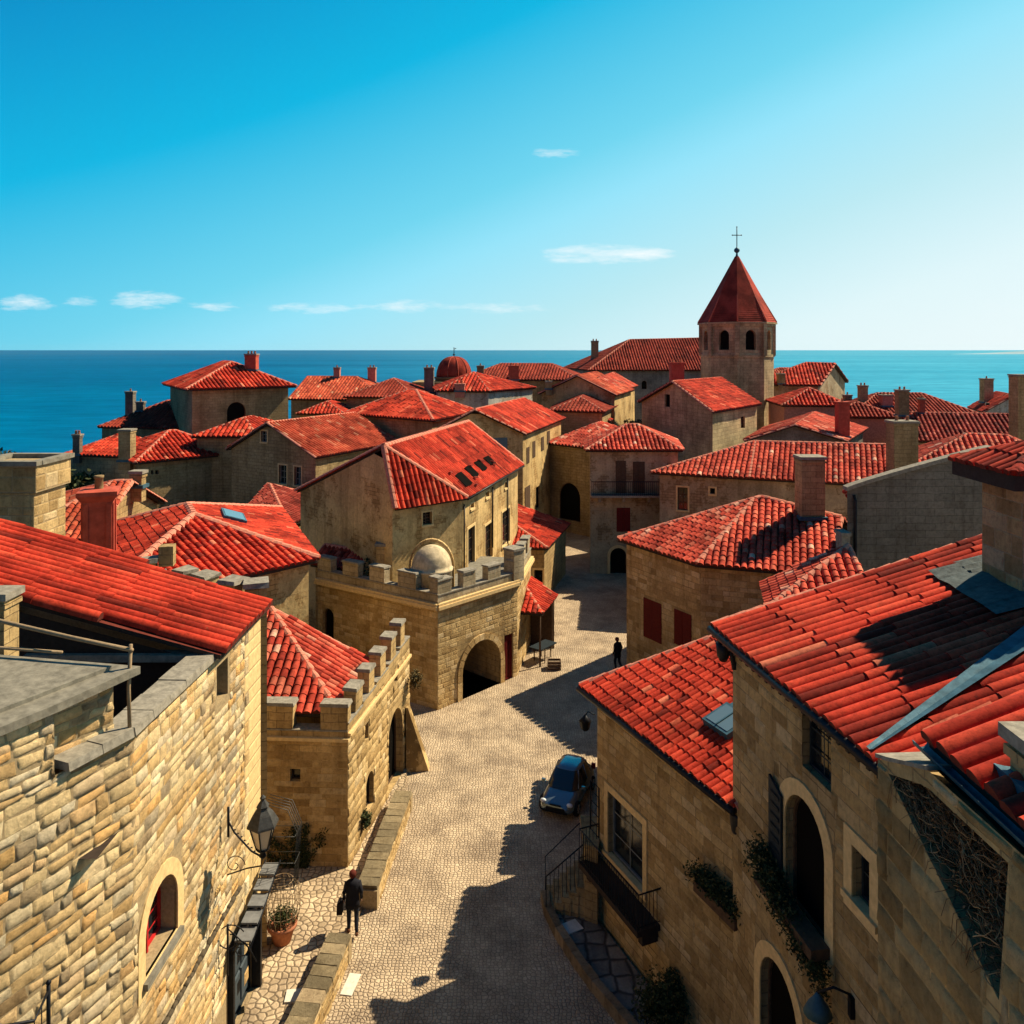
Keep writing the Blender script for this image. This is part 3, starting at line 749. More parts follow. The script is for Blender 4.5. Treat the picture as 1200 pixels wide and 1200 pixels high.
    dn=Vector((0,0,-.1)); mb.face([p+dn for p in q][::-1],3)
    for i in range(4): mb.face([q[i]+dn,q[(i+1)%4]+dn,q[(i+1)%4],q[i]],3)
    ro=mb.build('roof',[M['tile'],M['under'],M['cap'],M['eave']],t)
    chimney(ro,(-10.45,16.7,10.4),.5,.5,12.15,'masonry',0,0)
    # arched window with red casement
    P=Pf; fit=fit_window(P,(o1[0],o1[1],o1[2],o1[3],1.0,.0),'sash',t,'redpaint',.38,bars=(1,3))
    s=MB(); u0,u1,q0,q1=o1[:4]; um=(u0+u1)/2
    for k,(x0,x1) in enumerate(((u0+.05,u0+.12),)):
        pass
    out=outline((u0,u1,q0,q1,1.0,0)); cx,cz=um,(q0+q1)/2
    oo=[(cx+(x-cx)*(1+.56/(u1-u0)), cz+(z_-cz)*(1+.6/(q1-q0))) for x,z_ in out]
    for k in range(len(out)):
        p,qq=out[k],out[(k+1)%len(out)]; po,qo=oo[k],oo[(k+1)%len(out)]
        if p==qq: continue
        s.face([P(*p,.03),P(*qq,.03),P(*qo,.03),P(*po,.03)],0,.5); s.face([P(*po,.03),P(*qo,.03),P(*qo,-.02),P(*po,-.02)]); s.face([P(*p,.03),P(*qq,.03),P(*qq,-.05),P(*p,-.05)])
    s.build('surround',M['trim'],fit)
    s=MB(); A=[P(u0-.1,q0-.14,-.3),P(u1+.1,q0-.14,-.3),P(u1+.1,q0-.14,.12),P(u0-.1,q0-.14,.12)]; B=[p+Vector((0,0,.13)) for p in A]
    s.faces(A+B,[(0,1,2,3),(4,7,6,5),(2,1,5,6),(3,2,6,7),(0,3,7,4)]); s.build('sill',M['slab'],fit)
    s=MB(); A=[P(um-.02,q0,-.36),P(um+.03,q0,-.36),P(um+.03,q1-.12,-.36),P(um-.02,q1-.12,-.36)]; B=[P(um-.02,q0,-.27),P(um+.03,q0,-.27),P(um+.03,q1-.25,-.27),P(um-.02,q1-.25,-.27)]
    s.faces(A+B,[(4,5,6,7),(0,4,7,3),(1,2,6,5),(3,7,6,2)]); s.build('casement',M['redpaint'],fit)
    fit_window(P,o2,'sash',t,'eave',.38,bars=(0,0))
    # door and its frame
    dr=fit_window(P,o3,'door',t,'greenwood',.2,'door')
    s=MB(); u0,u1,q0,q1=o3[:4]
    for (x0,x1,z0,z1,d) in ((u0-.06,u0+.05,q0,q1,.14),(u1-.05,u1+.06,q0,q1,.14),(u0-.06,u1+.06,q1-.02,q1+.09,.16)):
        A=[P(x0,z0,-.1),P(x1,z0,-.1),P(x1,z1,-.1),P(x0,z1,-.1)]; B=[P(x0,z0,d),P(x1,z0,d),P(x1,z1,d),P(x0,z1,d)]
        s.faces(A+B,[(4,5,6,7),(0,1,5,4),(1,2,6,5),(2,3,7,6),(3,0,4,7)])
    s.build('frame',M['iron'],dr)
    s=MB()
    for i in range(3):
        x0=u0+.08+(u1-u0-.16)*i/3; x1=u0+.08+(u1-u0-.16)*(i+1)/3-.06
        for (za,zb) in ((q0+.15,q0+1.0),(q0+1.1,q1-.15)):
            A=[P(x0,za,-.19),P(x1,za,-.19),P(x1,zb,-.19),P(x0,zb,-.19)]; B=[P(x0+.03,za+.03,-.15),P(x1-.03,za+.03,-.15),P(x1-.03,zb-.03,-.15),P(x0+.03,zb-.03,-.15)]
            s.faces(A+B,[(4,5,6,7),(0,1,5,4),(1,2,6,5),(2,3,7,6),(3,0,4,7)])
    s.build('panel',m_plain('slate_blue_paint',(.05,.065,.075),.5,0,8,.2,.2),dr)
    # weathered ledge running along the wall
    mb=MB()
    n=26
    for k in range(n):
        u=.1+5.2*k/n; mb.tube([P(u,3.62+R.uniform(-.02,.02),.05),P(u+5.25/n,3.62+R.uniform(-.02,.02),.05)],R.uniform(.045,.075),5,0)
    for k in range(8):
        a_=Vector((-7.6,13.6,0)); b_=Vector((-6.98,15.1,0)); p=a_+(b_-a_)*k/8+Vector((.05,0,3.62)); q_=a_+(b_-a_)*(k+1)/8+Vector((.05,0,3.62)); mb.tube([p,q_],.06,5)
    mb.build('ledge',M['mortar2'],w)
    return P,o3
M['mortar2']=m_plain('mossy_ledge',(.09,.07,.045),.95,0,12,.5,.8)
P1,door1=left_house()
# slatted canopy and scrollwork over the door
def canopy():
    t=thing('door_canopy','slate step canopy with curled black iron scrollwork over the door on the stone wall','canopy',(-6.4,20.4,2.7))
    x0=-6.68; ya,yb=19.2,22.1
    mb=MB()
    for i in range(5):
        mb.box((x0+.22,19.9+i*.47,2.8+.10*i),(.40,.48,.045),0,0)
    mb.build('slat',m_plain('grey_slate_slab',(.16,.16,.155),.7,0,5,.35,.4),t)
    mb=MB()
    for xx in (x0+.03,x0+.43): mb.tube([(xx,19.5,2.68),(xx,22.1,3.24)],.02,5)
    for k in range(5):
        y=19.7+k*.55; z=2.75+.115*k; mb.tube([(x0,y,z-.04),(x0+.44,y,z-.04)],.014,5)
    for (y,z) in ((19.25,2.65),):
        pts=[(x0+.05+.32*math.sin(a)*(.35+a/9),y,z+.5+.32*math.cos(a)*(.35+a/9)) for a in [i*.35 for i in range(22)]]; mb.tube(pts,.014,5)
        pts=[(x0+.3+.2*math.sin(-a)*(.3+a/8),y,z+.25+.2*math.cos(a)*(.3+a/8)) for a in [i*.35 for i in range(20)]]; mb.tube(pts,.012,5)
    mb.tube([(x0,19.25,2.3),(x0,19.25,3.5)],.025,6); mb.tube([(x0,19.25,3.4),(x0+.5,19.25,2.95),(x0+.68,19.25,2.62)],.015,5)
    mb.build('bracket',M['iron'],t)
canopy()
def rail(name,label,pts,h=.95,gap=.13,cat='railing',group=None,post=True):
    t=thing(name,label,cat,pts[0],group)
    mb=MB(); mb.tube([Vector(p)+Vector((0,0,h)) for p in pts],.022,6); mb.build('handrail',M['iron'],t)
    mb=MB()
    for i in range(len(pts)-1):
        a,b=Vector(pts[i]),Vector(pts[i+1]); n=max(1,int((b-a).length/gap))
        for k in range(n+1):
            p=a+(b-a)*(k/n); mb.tube([p,p+Vector((0,0,h))],.009,4)
        mb.tube([a+Vector((0,0,.08)),b+Vector((0,0,.08))],.014,4)
    mb.build('baluster',M['iron'],t)
    mb=MB()
    for p in (pts[0],pts[-1]):
        mb=MB(); p=Vector(p); mb.tube([p,p+Vector((0,0,h+.08))],.028,6); mb.lathe(p+Vector((0,0,h+.08)),[(.02,0),(.04,.03),(.03,.06),(.0,.075)],8)
        mb.build('post',M['iron'],t)
    return t
rail('balcony_railing','short black iron railing at the bottom left corner of the photo',[(-7.5,10.75,7.12),(-6.5,11.15,7.02),(-6.62,11.7,7.0)],.85,.2)
def pole_frame():
    t=thing('pole_rail','pale wooden pole railing standing on the stone coping below the red roof','railing',(-7.0,15.0,10))
    mb=MB(); mb.tube([(-7.0,15.0,10.05),(-7.02,15.0,10.8),(-6.99,15.02,11.6)],.035,7); mb.build('post',M['polewood'],t)
    mb=MB(); mb.tube([(-6.95,15.0,11.5),(-8.2,15.3,11.62),(-9.9,15.75,11.8),(-12,16.3,12.0)],.04,7); mb.tube([(-8.4,15.3,11.35),(-9.9,15.4,11.42),(-12,15.6,11.5)],.03,6); mb.build('rail',M['polewood'],t)
pole_frame()
def stack():
    t=thing('chimney_stack','big cream stone chimney stack with open flat cap at the left edge','chimney',(-15.2,26,0))
    mb=MB()
    k=26/F; x1=(57-600)*k; x0=x1-2.0; cx=(x0+x1)/2; top=H-(537-HY)*k
    mb.prism([(x0+.1,25.4),(x1-.12,25.4),(x1-.12,27.2),(x0+.1,27.2)],0,top-1.0)
    P=lambda u,z,d:Vector((x0+.1+u,25.4-d,z)); stones(mb,P,None,1.78,9.5,lambda u:top-1,[],ch=.32,sl=.55,rel=.015,irr=.006,m=1)
    P=lambda u,z,d:Vector((x1-.12+d,25.4+u,z)); stones(mb,P,None,1.8,9.5,lambda u:top-1,[],ch=.32,sl=.55,rel=.015,irr=.006,m=1)
    mb.build('shaft',[M['mortar'],M['ashlar']],t)
    mb=MB(); mb.prism([(x0,25.3),(x1,25.3),(x1,27.3),(x0,27.3)],top-.98,top-.14); 
    P=lambda u,z,d:Vector((x0+u,25.3-d,z)); stones(mb,P,None,2.0,top-.95,lambda u:top-.16,[],ch=.4,sl=.6,rel=.015,irr=.006,m=1)
    P=lambda u,z,d:Vector((x1+d,25.3+u,z)); stones(mb,P,None,2.0,top-.95,lambda u:top-.16,[],ch=.4,sl=.6,rel=.015,irr=.006,m=1)
    mb.build('cap',[M['mortar'],M['ashlar']],t)
    mb=MB()
    for (c,d) in (((cx,25.35,top-.07),(2.16,.3,.14)),((cx,27.25,top-.07),(2.16,.3,.14)),((x0+.05,26.3,top-.07),(.3,1.6,.14)),((x1-.05,26.3,top-.07),(.3,1.6,.14))): mb.box(c,d)
    mb.build('rim',M['slab'],t)
stack()
# ------------------------------------------------------------ crenellated walls
def parapet(mb,a,b,z0,zw,zm,th=.35,mw=.85,gap=.75,m=0,mc=1,start=0.0,cap=.06,jz=0.0,at=None):
    a=Vector((*a[:2],0)); b=Vector((*b[:2],0)); L_=(b-a).length; t=(b-a)/L_; n=Vector((t.y,-t.x,0)); ang=math.atan2(t.y,t.x)
    zw_=zw if callable(zw) else (lambda u:zw); zm_=zm if callable(zm) else (lambda u:zm)
    mid=a+(b-a)*.5-n*th/2
    N=max(1,int(L_/1.2))
    for i in range(N):
        u=L_*(i+.5)/N; c=a+t*u-n*th/2; zz=zw_(u); mb.box((c.x,c.y,(z0+zz)/2),(L_/N,th,zz-z0),ang,m)
        mb.box((c.x,c.y,zz+.02),(L_/N-.01,th+.06,.05),ang,mc)
    u=start; lst=list(at) if at else None
    while (u<L_-.2 if lst is None else len(lst)>0):
        w=min(mw*R.uniform(.85,1.15),L_-u)
        if lst is not None: u,w=lst.pop(0)
        uc=u+w/2; c=a+t*uc-n*th/2; z_=zm_(uc)+R.uniform(-jz,jz); zb=zw_(uc)+.045
        mb.box((c.x,c.y,(zb+z_)/2),(w,th,z_-zb),ang,m,.5,1,.012); mb.box((c.x,c.y,z_+cap/2),(w+.08,th+.1,cap+.02),ang,mc,.5,.94,.012)
        u+=w+gap*R.uniform(.9,1.1)
S_ASH=dict(ch=.23,sl=.46,rel=.009,irr=.010,m=1)
# gatehouse
def gatehouse():
    t=thing('gatehouse','golden stone gatehouse with crenellated terrace and big round arch on the street','gatehouse',(-3.5,43,0))
    poly=[(-10.2,43.0),(-3.5,38.6),(.28,42.7),(1.1,47.5),(-8,49)]
    mb=MB(); Ps=[]
    arch=(*opening_px(poly[1],poly[2],541,750,586,808),1.0,.28); arch=(arch[0],arch[1],0.02,arch[3],1.0,.28)
    door=(*opening_px(poly[1],poly[2],591,745,601,790),0,.0); door=(door[0],door[1],0.02,2.35,0,0)
    side=(*opening_px(poly[0],poly[1],378,713,391,750),.9,.0)
    for i in range(5):
        ops={0:[side],1:[arch,door]}.get(i,[])
        P=wall_seg(mb,poly[i],poly[(i+1)%5],-.2,lambda u:4.75,ops,0,.3 if i!=1 else .45,S_ASH if i<3 else None); Ps.append(P)
    P=Ps[1]; w=None
    # vaulted passage behind the arch
    u0,u1,q0,q1=arch[:4]; out=outline(arch)
    for k in range(len(out)):
        p,q=out[k],out[(k+1)%len(out)]
        if p==q: continue
        mb.face([P(*p,-.45),P(*p,-4.2),P(*q,-4.2),P(*q,-.45)],0,.5,[(p[0],p[1]),(p[0]+3,p[1]),(q[0]+3,q[1]),q])
    mb.face([P(x,z,-4.2) for x,z in out],2)
    w=mb.build('wall',[M['masonry'],M['ashlar'],M['void']],t)
    mb=MB()   # arch ring of voussoirs
    u0,u1,q0,q1=arch[:4]; r=(u1-u0)/2; zs=q1-r; um=(u0+u1)/2
    def blk(pts,d=.07):
        tt=R.random(); A=[P(*p,-.1) for p in pts]; B=[P(*p,d) for p in pts]; mb.faces(A+B,[(4,5,6,7)]+[(i,(i+1)%4,4+(i+1)%4,4+i) for i in range(4)],0,tt)
    for k in range(13):
        a0,a1=math.pi*k/13+.01,math.pi*(k+1)/13-.01
        blk([(um+r*math.cos(a0),zs+r*math.sin(a0)),(um+(r+.3)*math.cos(a0),zs+(r+.3)*math.sin(a0)),(um+(r+.3)*math.cos(a1),zs+(r+.3)*math.sin(a1)),(um+r*math.cos(a1),zs+r*math.sin(a1))])
    z=0
    while z<zs-.1:
        h=min(.45,zs-z); blk([(u1,z),(u1+.3,z),(u1+.3,z+h-.015),(u1,z+h-.015)]); blk([(u0-.3,z),(u0,z),(u0,z+h-.015),(u0-.3,z+h-.015)]); z+=h
    mb.build('arch_ring',M['ashlar'],w)
    mb=MB()
    for i in range(3):
        a,b=Vector((*poly[i],0)),Vector((*poly[i+1],0)); d=(b-a).normalized(); n=Vector((d.y,-d.x,0)); ang=math.atan2(d.y,d.x); c=(a+b)/2
        mb.box((c.x+n.x*.04,c.y+n.y*.04,4.84),((b-a).length+.16,.32,.16),ang); mb.box((c.x+n.x*.0,c.y+n.y*.0,4.98),((b-a).length+.1,.3,.12),ang)
    mb.build('cornice',M['trim'],w)
    mb=MB(); ip=inset(poly,.02); mb.prism(ip,4.7,4.92); mb.build('terrace',M['slab'],t)
    mb=MB()
    parapet(mb,poly[0],poly[1],5.0,5.45,6.15,.4,1.0,.8,0,1,.0,jz=.06)
    parapet(mb,poly[1],poly[2],5.0,5.4,6.1,.4,.9,.85,0,1,.0,jz=.06)
    parapet(mb,poly[2],poly[3],5.0,5.5,6.3,.4,.8,.7,0,1,.4,jz=.06)
    mb.box((.1,42.9,5.75),(.75,.75,1.6),.8,0); mb.box((.1,42.9,6.6),(.85,.85,.12),.8,1)
    mb.build('parapet',[M['masonry_pale'],M['coping']],t)
    fit_window(Ps[0],side,'void',t,'wood',.25)
    dr=fit_window(Ps[1],door,'door',t,'redwood',.12,'door','dark red plank door')
    s=MB(); u0,u1,q0,q1=door[:4]
    for i in range(4):
        x=u0+.08+(u1-u0-.16)*(i+.5)/4; s.face([Ps[1](x-.09,q0+.05,-.10),Ps[1](x+.09,q0+.05,-.10),Ps[1](x+.09,q1-.08,-.10),Ps[1](x-.09,q1-.08,-.10)])
    s.build('plank',M['redwood'],dr)
gatehouse()
def dome_pavilion():
    c=PY(506,690,40.6); x,y=c.x,c.y
    t=thing('stone_dome','small pale stone dome with arched niche on the gatehouse terrace','dome',(x,y,4.9))
    mb=MB(); mb.lathe((x,y,4.92),[(1.0,0),(1.0,1.15),(1.06,1.2),(1.06,1.3)]+[(1.0*math.cos(a),1.3+1.12*math.sin(a)) for a in [i*math.pi/2/9 for i in range(10)]][:-1]+[(.05,2.42)],24)
    mb.build('shell',M['dome'],t)
    mb=MB()
    P=lambda a,r,z:(x+r*math.sin(a)*1.0-.1, y+.18+r*0, 4.92+z)
    for k in range(12):   # raised stone arch behind the shell
        a0,a1=math.pi*k/12,math.pi*(k+1)/12
        V=[(x-.05+1.14*math.cos(a)*s_,y+.45+dy,6.15+1.40*math.sin(a)*s_) for dy in (-.12,.12) for s_ in (1,.90) for a in (a0+.01,a1-.01)]
        mb.faces(V,[(0,1,3,2),(4,6,7,5),(0,4,5,1),(2,3,7,6),(0,2,6,4),(1,5,7,3)],0,R.random())
    for s_ in (-1,1): mb.box((x-.05+s_*1.07,y+.45,5.5),(.14,.24,1.25))
    mb.build('arch',M['ashlar'],t)
dome_pavilion()
def slim_post():
    c=PY(448,690,42.3)
    t=thing('stone_post','slim ochre stone post standing behind the crenellated terrace wall','post',(c.x,c.y,4.9))
    mb=MB(); mb.box((c.x,c.y,5.9),(.55,.45,2.0)); mb.box((c.x,c.y,4.98),(.7,.6,.14)); mb.build('shaft',M['masonry'],t)
    mb=MB(); mb.box((c.x,c.y,6.97),(.7,.6,.14)); mb.build('cap',M['coping'],t)
slim_post()
def small_bush(mb, c, r, n, size=.09, sq=(1,1,.8), m=0, dense=.35):
    for _ in range(n):
        d=Vector((R.gauss(0,1),R.gauss(0,1),R.gauss(0,1))).normalized()*(R.random()**dense)*(.75+.35*math.sin(3*d_ang(R)))
        p=Vector((c[0]+d.x*r*sq[0],c[1]+d.y*r*sq[1],c[2]+d.z*r*sq[2]))
        a=Vector((R.uniform(-1,1),R.uniform(-1,1),R.uniform(-.6,1))).normalized(); b=a.cross(Vector((R.uniform(-1,1),R.uniform(-1,1),R.uniform(-1,1)))).normalized()
        s=size*R.uniform(.6,1.4); mb.face([p-a*s,p+b*s*.45,p+a*s,p-b*s*.45],m,min(1,max(0,.5+d.z*.15+R.gauss(0,.25))))
def d_ang(R): return R.uniform(0,2*math.pi)
# main golden house behind the terrace
def golden_house():
    t=thing('townhouse','tall golden house with torn patched red roof above the gatehouse terrace','house',(-4,48,0))
    P_1,P_2,P_3,P_4=(-5.9,41.3),(-2.45,44.3),(.75,56.9),(-12.8,48.8); far4=(-9.6,61)
    ze=9.0; K=Vector((-6.65,42.4,12.0)); K2=Vector((-3.55,54.7,12.0))
    p1,p2,p3=Vector((*P_1,ze)),Vector((*P_2,ze)),Vector((*P_3,ze))
    p4=Vector((*P_4,8.6)); p4b=Vector((*far4,8.6))
    k3=Vector((K2.x+.5,K2.y+2.2,12.0))
    mb=MB(); dn=Vector((0,0,-.12)); F_=[[p2,p3,k3,K],[p1,p2,K],[K,k3,p4b,p4]]
    for i,f in enumerate(F_):
        tile_face(mb,f,.30,.55 if i==0 else .4,4,0,1); mb.face([p+dn for p in f][::-1],3)
    for a,b in ((p1,p2),(p2,p3),(p3,k3),(K,p1),(p4,K)): mb.face([a+dn,b+dn,b,a],3)
    for a,b in ((p2,K),(K,k3),(p1,K),(p4,K),(p3,k3)): ridge_caps(mb,a,b,.15,.42,2,.05)
    # torn patch of missing tiles, a band of dark underlay with scattered broken tiles
    roof=mb.build('roof',[M['tile'],M['under'],M['cap'],M['eave']],t)
    mb=MB(); n=(p3-p2).cross(K-p2).normalized(); e=(p3-p2).normalized(); up=n.cross(e)
    if up.z<0: up=-up
    o=p2+n*.185
    for (u,v,w,h) in ((1.5,1.0,1.5,1.15),(3.6,1.2,1.4,1.0),(5.7,1.3,1.4,.95),(7.8,1.35,1.4,.85)):
        pts=[]
        for (ka,kb) in ((-.42,-.42),(.0,-.46),(.36,-.40),(.40,-.02),(.44,.38),(.05,.40),(-.36,.36),(-.40,-.04)):
            pts.append(o+e*(u+w*(ka+R.uniform(-.03,.03)))+up*(v+h*(kb+R.uniform(-.03,.03))))
        c=o+e*u+up*v+n*.0
        q=[p+n*.0 for p in pts]; mb.face(q,0); 
        for k in range(8): mb.face([q[k],q[(k+1)%8],q[(k+1)%8]-n*.18,q[k]-n*.18],0)
        for k in range(2):
            p=o+e*(u+R.uniform(-w,w)*.6)+up*(v+R.uniform(-h,h)*.6)+n*.05; mb.box(p,(.3,.16,.08),R.uniform(0,3),1,.5,.8)
    mb.build('torn_patch',[M['void'],M['tile_dark']],roof)
    ov=.3
    cen=Vector((-5,49,0)); fp=[P_1,P_2,P_3,far4,P_4]; ip=inset(fp,[.3,.3,.3,.3,.05])
    mb=MB(); Ps=[]
    pr=[(p2,p3,K),(p1,p2,K),(K,p4b,p4)]
    def zat(x,y):
        def pl(a,b,c):
            n=(b-a).cross(c-a); return a.z-((x-a.x)*n.x+(y-a.y)*n.y)/n.z
        return min(pl(*q) for q in pr)
    wins={1:[(548,618,556,673,'shutter'),(568,614,577,656,'shutter'),(588,598,597,638,'shutter'),(551,590,555,596,'void'),(569,576,573,583,'void'),(591,565,594,572,'void')],0:[(495,600,506,615,'sash')]}
    for i in range(5):
        a,b=ip[i],ip[(i+1)%5]; lw=math.hypot(b[0]-a[0],b[1]-a[1]); ops=[]
        if i==4:
            topf=lambda u,a=a,b=b,lw=lw: zat(a[0]+(b[0]-a[0])*u/lw,a[1]+(b[1]-a[1])*u/lw)-.15
        else: topf=lambda u:zat(*( (a[0]+(b[0]-a[0])*u/lw),(a[1]+(b[1]-a[1])*u/lw) ))-.15
        for w_ in wins.get(i,[]): ops.append((*opening_px(a,b,*w_[:4]),0,.14 if w_[4]=='shutter' else .08))
        P=wall_seg(mb,a,b,-.2,topf,ops,0,.24,None,[1.0,1.3])
        for o_,w_ in zip(ops,wins.get(i,[])): fit_window(P,o_,'sash' if w_[4]=='shutter' else w_[4],t,'wood',.18,bars=(1,3))
        Ps.append(P)
    w=mb.build('wall',[M['plaster'],M['ashlar'],M['mortar']],t)
    mb=MB()
    for u in (.15,5.9,9.6): mb.tube([Ps[1](u,8.6,.08),Ps[1](u,4.9 if u<9 else 0,.08)],.055,6)
    a,b=p2,p3; nx=Vector((e.y,-e.x,0)); mb.tube([a+nx*.07+Vector((0,0,-.06)),b+nx*.07+Vector((0,0,-.06))],.07,8)
    mb.build('gutter',M['pipe'],roof)
golden_house()

# ------------------------------------------------------------ foreground crenellated block (left, by the street)
def bastion():
    t=thing('bastion','low sandstone bastion with stepped battlements and small hipped red roof','building',(-6,29,0))
    FL,FR,RR=(-9.6,26.95),(-5.35,26.7),(-4.22,33.7)
    mb=MB()
    win=(*opening_px(FL,FR,340,901,352,916),0,0)
    P0=wall_seg(mb,FL,FR,-.2,lambda u:4.35,[win],0,.25,S_ASH)
    lw=math.hypot(RR[0]-FR[0],RR[1]-FR[1])
    s1=(*opening_px(FR,RR,429,905,438,948),1.0,.0); s2=(*opening_px(FR,RR,427,848,432,868),0,.0)
    ar=(*opening_px(FR,RR,455,832,472,905),1.2,.0); ar=(ar[0],min(ar[1],lw-.7),0.1,ar[3],1.1,0); s3=(*opening_px(FR,RR,462,782,466,800),0,0)
    P1_=wall_seg(mb,FR,RR,-.2,lambda u:4.45+u*.05,[s1,s2,ar,s3],0,.35,dict(S_RUB,rel=.03,ch=.3,sl=.55))
    inn=[(-5.9,27.3),(-4.85,33.7)]
    wall_seg(mb,inn[1],inn[0],-.2,lambda u:4.8,[],0); wall_seg(mb,RR,inn[1],-.2,lambda u:4.8,[],0)
    wall_seg(mb,(-9.6,33),FL,-.2,lambda u:4.3,[],0); wall_seg(mb,(-5.2,31.3),(-9.6,31.3),-.2,lambda u:4.3,[],0)
    w=mb.build('wall',[M['masonry'],M['ashlar'],M['void']],t)
    mb=MB()
    d=Vector((FR[0]-FL[0],FR[1]-FL[1],0)).normalized(); ang=math.atan2(d.y,d.x)
    mb.box(((FL[0]+FR[0])/2,(FL[1]+FR[1])/2,4.3),(4.35,.22,.11),ang)
    d2=Vector((RR[0]-FR[0],RR[1]-FR[1],0)).normalized(); ang2=math.atan2(d2.y,d2.x); c=((FR[0]+RR[0])/2,(FR[1]+RR[1])/2)
    mb.box((c[0],c[1],4.45),(lw,.2,.10),ang2)
    mb.build('cornice',M['trim'],w)
    mb=MB()
    parapet(mb,FL,FR,4.35,4.55,5.35,.42,1.15,1.0,0,1,.0,.09,at=[(.0,.8),(1.38,1.05),(3.35,.9)])
    parapet(mb,FR,RR,4.5,lambda u:4.75+u*.07,lambda u:5.45+u*.10,.42,.62,.62,0,1,.75,.09)
    mb.build('battlement',[M['masonry'],M['coping']],t)
    poly=[(-9.6,27.25),(-5.75,27.15),(-5.05,31.2),(-9.4,31.4)]
    r=Roof(poly,4.95,[27,27,None,None]); roof_mesh(r.faces(),poly,dict(w=.30,L=.36,seg=5),[M['tile_pale'],M['under'],M['cap'],M['eave']],t,.12)
    mb=MB()   # raking buttress at the far end
    a=Vector((*RR,0)); 
    V=[(-4.25,32.9,0),(-3.35,33.0,0),(-3.35,33.5,0),(-4.25,33.5,0),(-4.27,32.95,2.6),(-4.2,32.97,2.6),(-4.2,33.45,2.6),(-4.27,33.45,2.6)]
    mb.faces(V,[(0,3,2,1),(4,5,6,7),(0,1,5,4),(1,2,6,5),(2,3,7,6),(3,0,4,7)]); mb.build('buttress',M['plaster'],t)
    for o_,P_ in ((win,P0),(s1,P1_),(s2,P1_),(s3,P1_)): fit_window(P_,o_,'sash',t,'eave',.22,bars=(0,0))
    fit_window(P1_,ar,'void',t,'wood',.33,'doorway')
bastion()
def rampart():
    t=thing('rampart','ruined crenellated rampart wall behind the smooth red roof','wall',(-9,24,0))
    mb=MB(); a,b,c=(-12.2,24.3),(-10.2,25.0),(-7.35,23.3)
    for (p,q,zz) in ((a,b,10.2),(b,c,9.85)):
        d=Vector((q[0]-p[0],q[1]-p[1],0)); L_=d.length; d.normalize(); ang=math.atan2(d.y,d.x); m_=((p[0]+q[0])/2,(p[1]+q[1])/2)
        mb.box((m_[0],m_[1],zz/2),(L_,.55,zz),ang)
        P=lambda u,z,dd,p=p,d=d:Vector((p[0]+d.x*u+d.y*(dd+.275),p[1]+d.y*u-d.x*(dd+.275),z)); stones(mb,P,None,L_,5,lambda u:zz,[],ch=.28,sl=.5,rel=.03,irr=.012,m=2)
        u=.1
        while u<L_-.3:
            w_=R.uniform(.5,.8); mb.box((p[0]+d.x*(u+w_/2),p[1]+d.y*(u+w_/2),zz+.22),(w_,.55,.44),ang,0,.5,.9,.04); mb.box((p[0]+d.x*(u+w_/2),p[1]+d.y*(u+w_/2),zz+.47),(w_+.06,.62,.1),ang,1,.5,.9,.03); u+=w_+R.uniform(.2,.55)
        for i in range(int(L_/.45)):
            mb.box((p[0]+d.x*(i+.5)*.45,p[1]+d.y*(i+.5)*.45,zz+.03),(.42,.62,.09),ang,1,.5,.95,.02)
    mb.box((-7.3,23.35,5),(.6,.6,10.6),.3,0); mb.box((-7.3,23.35,10.36),(.72,.72,.14),.3,1,.5,.95,.02)
    mb.box((-10.5,24.95,10.75),(.42,.42,.6),.2,0)
    mb.build('wall',[M['masonry'],M['coping'],M['ashlar']],t)
rampart()
# low retaining walls along the walkway
def lowwall(label, pts, h, w=.62, end=True):
    t=thing('retaining_wall',label,'wall',(*pts[0],0))
    mb=MB(); mc=MB()
    for i in range(len(pts)-1):
        a,b=Vector((*pts[i],0)),Vector((*pts[i+1],0)); d=b-a; L_=d.length; d.normalize(); n=Vector((d.y,-d.x,0)); ang=math.atan2(d.y,d.x)
        for sgn in (1,-1):
            s,e=(a,b) if sgn>0 else (b,a); dd=(e-s).normalized(); nn=Vector((dd.y,-dd.x,0)); s2,e2=s+nn*w/2,e+nn*w/2
            wall_seg(mb,(s2.x,s2.y),(e2.x,e2.y),-.1,lambda u:h,[],0,.2,dict(ch=.2,sl=.34,rel=.02,irr=.012,m=1))
        k=max(1,int(L_/.38))
        for j in range(k):
            for off,ww in ((0,w*1.05),):
                c=a+d*((j+.5)*L_/k)+n*off
                if (c-a).dot(d)>L_: continue
                mc.box((c.x,c.y,h+.03),(L_/k-.005,ww,.12),ang,0,R.gauss(.45,.2),.95,.012)
    for p,q in ((pts[0],pts[1]),(pts[-1],pts[-2])):
        d=Vector((q[0]-p[0],q[1]-p[1],0)).normalized(); mb.box((p[0]+d.x*.1,p[1]+d.y*.1,h/2-.03),(.3,w+.05,h),math.atan2(d.y,d.x),0)
    mb.build('wall',[M['mortar'],M['ashlar']],t); mc.build('coping',M['topstone'],t)
M['topstone']=m_stonegeo('mossy_top_stone',[(0,(.16,.13,.08)),(.4,(.24,.19,.11)),(.7,(.33,.26,.15)),(1,(.45,.34,.2))],9)
lowwall('low mossy stone retaining wall beyond the walking person, below the bastion',[(-4.42,24.9),(-4.28,27),(-4.02,30.3)],.62)
lowwall('low mossy stone retaining wall in front of the walking person at the bottom',[(-5.22,19.6),(-4.98,21.3),(-4.82,22.9)],.62)

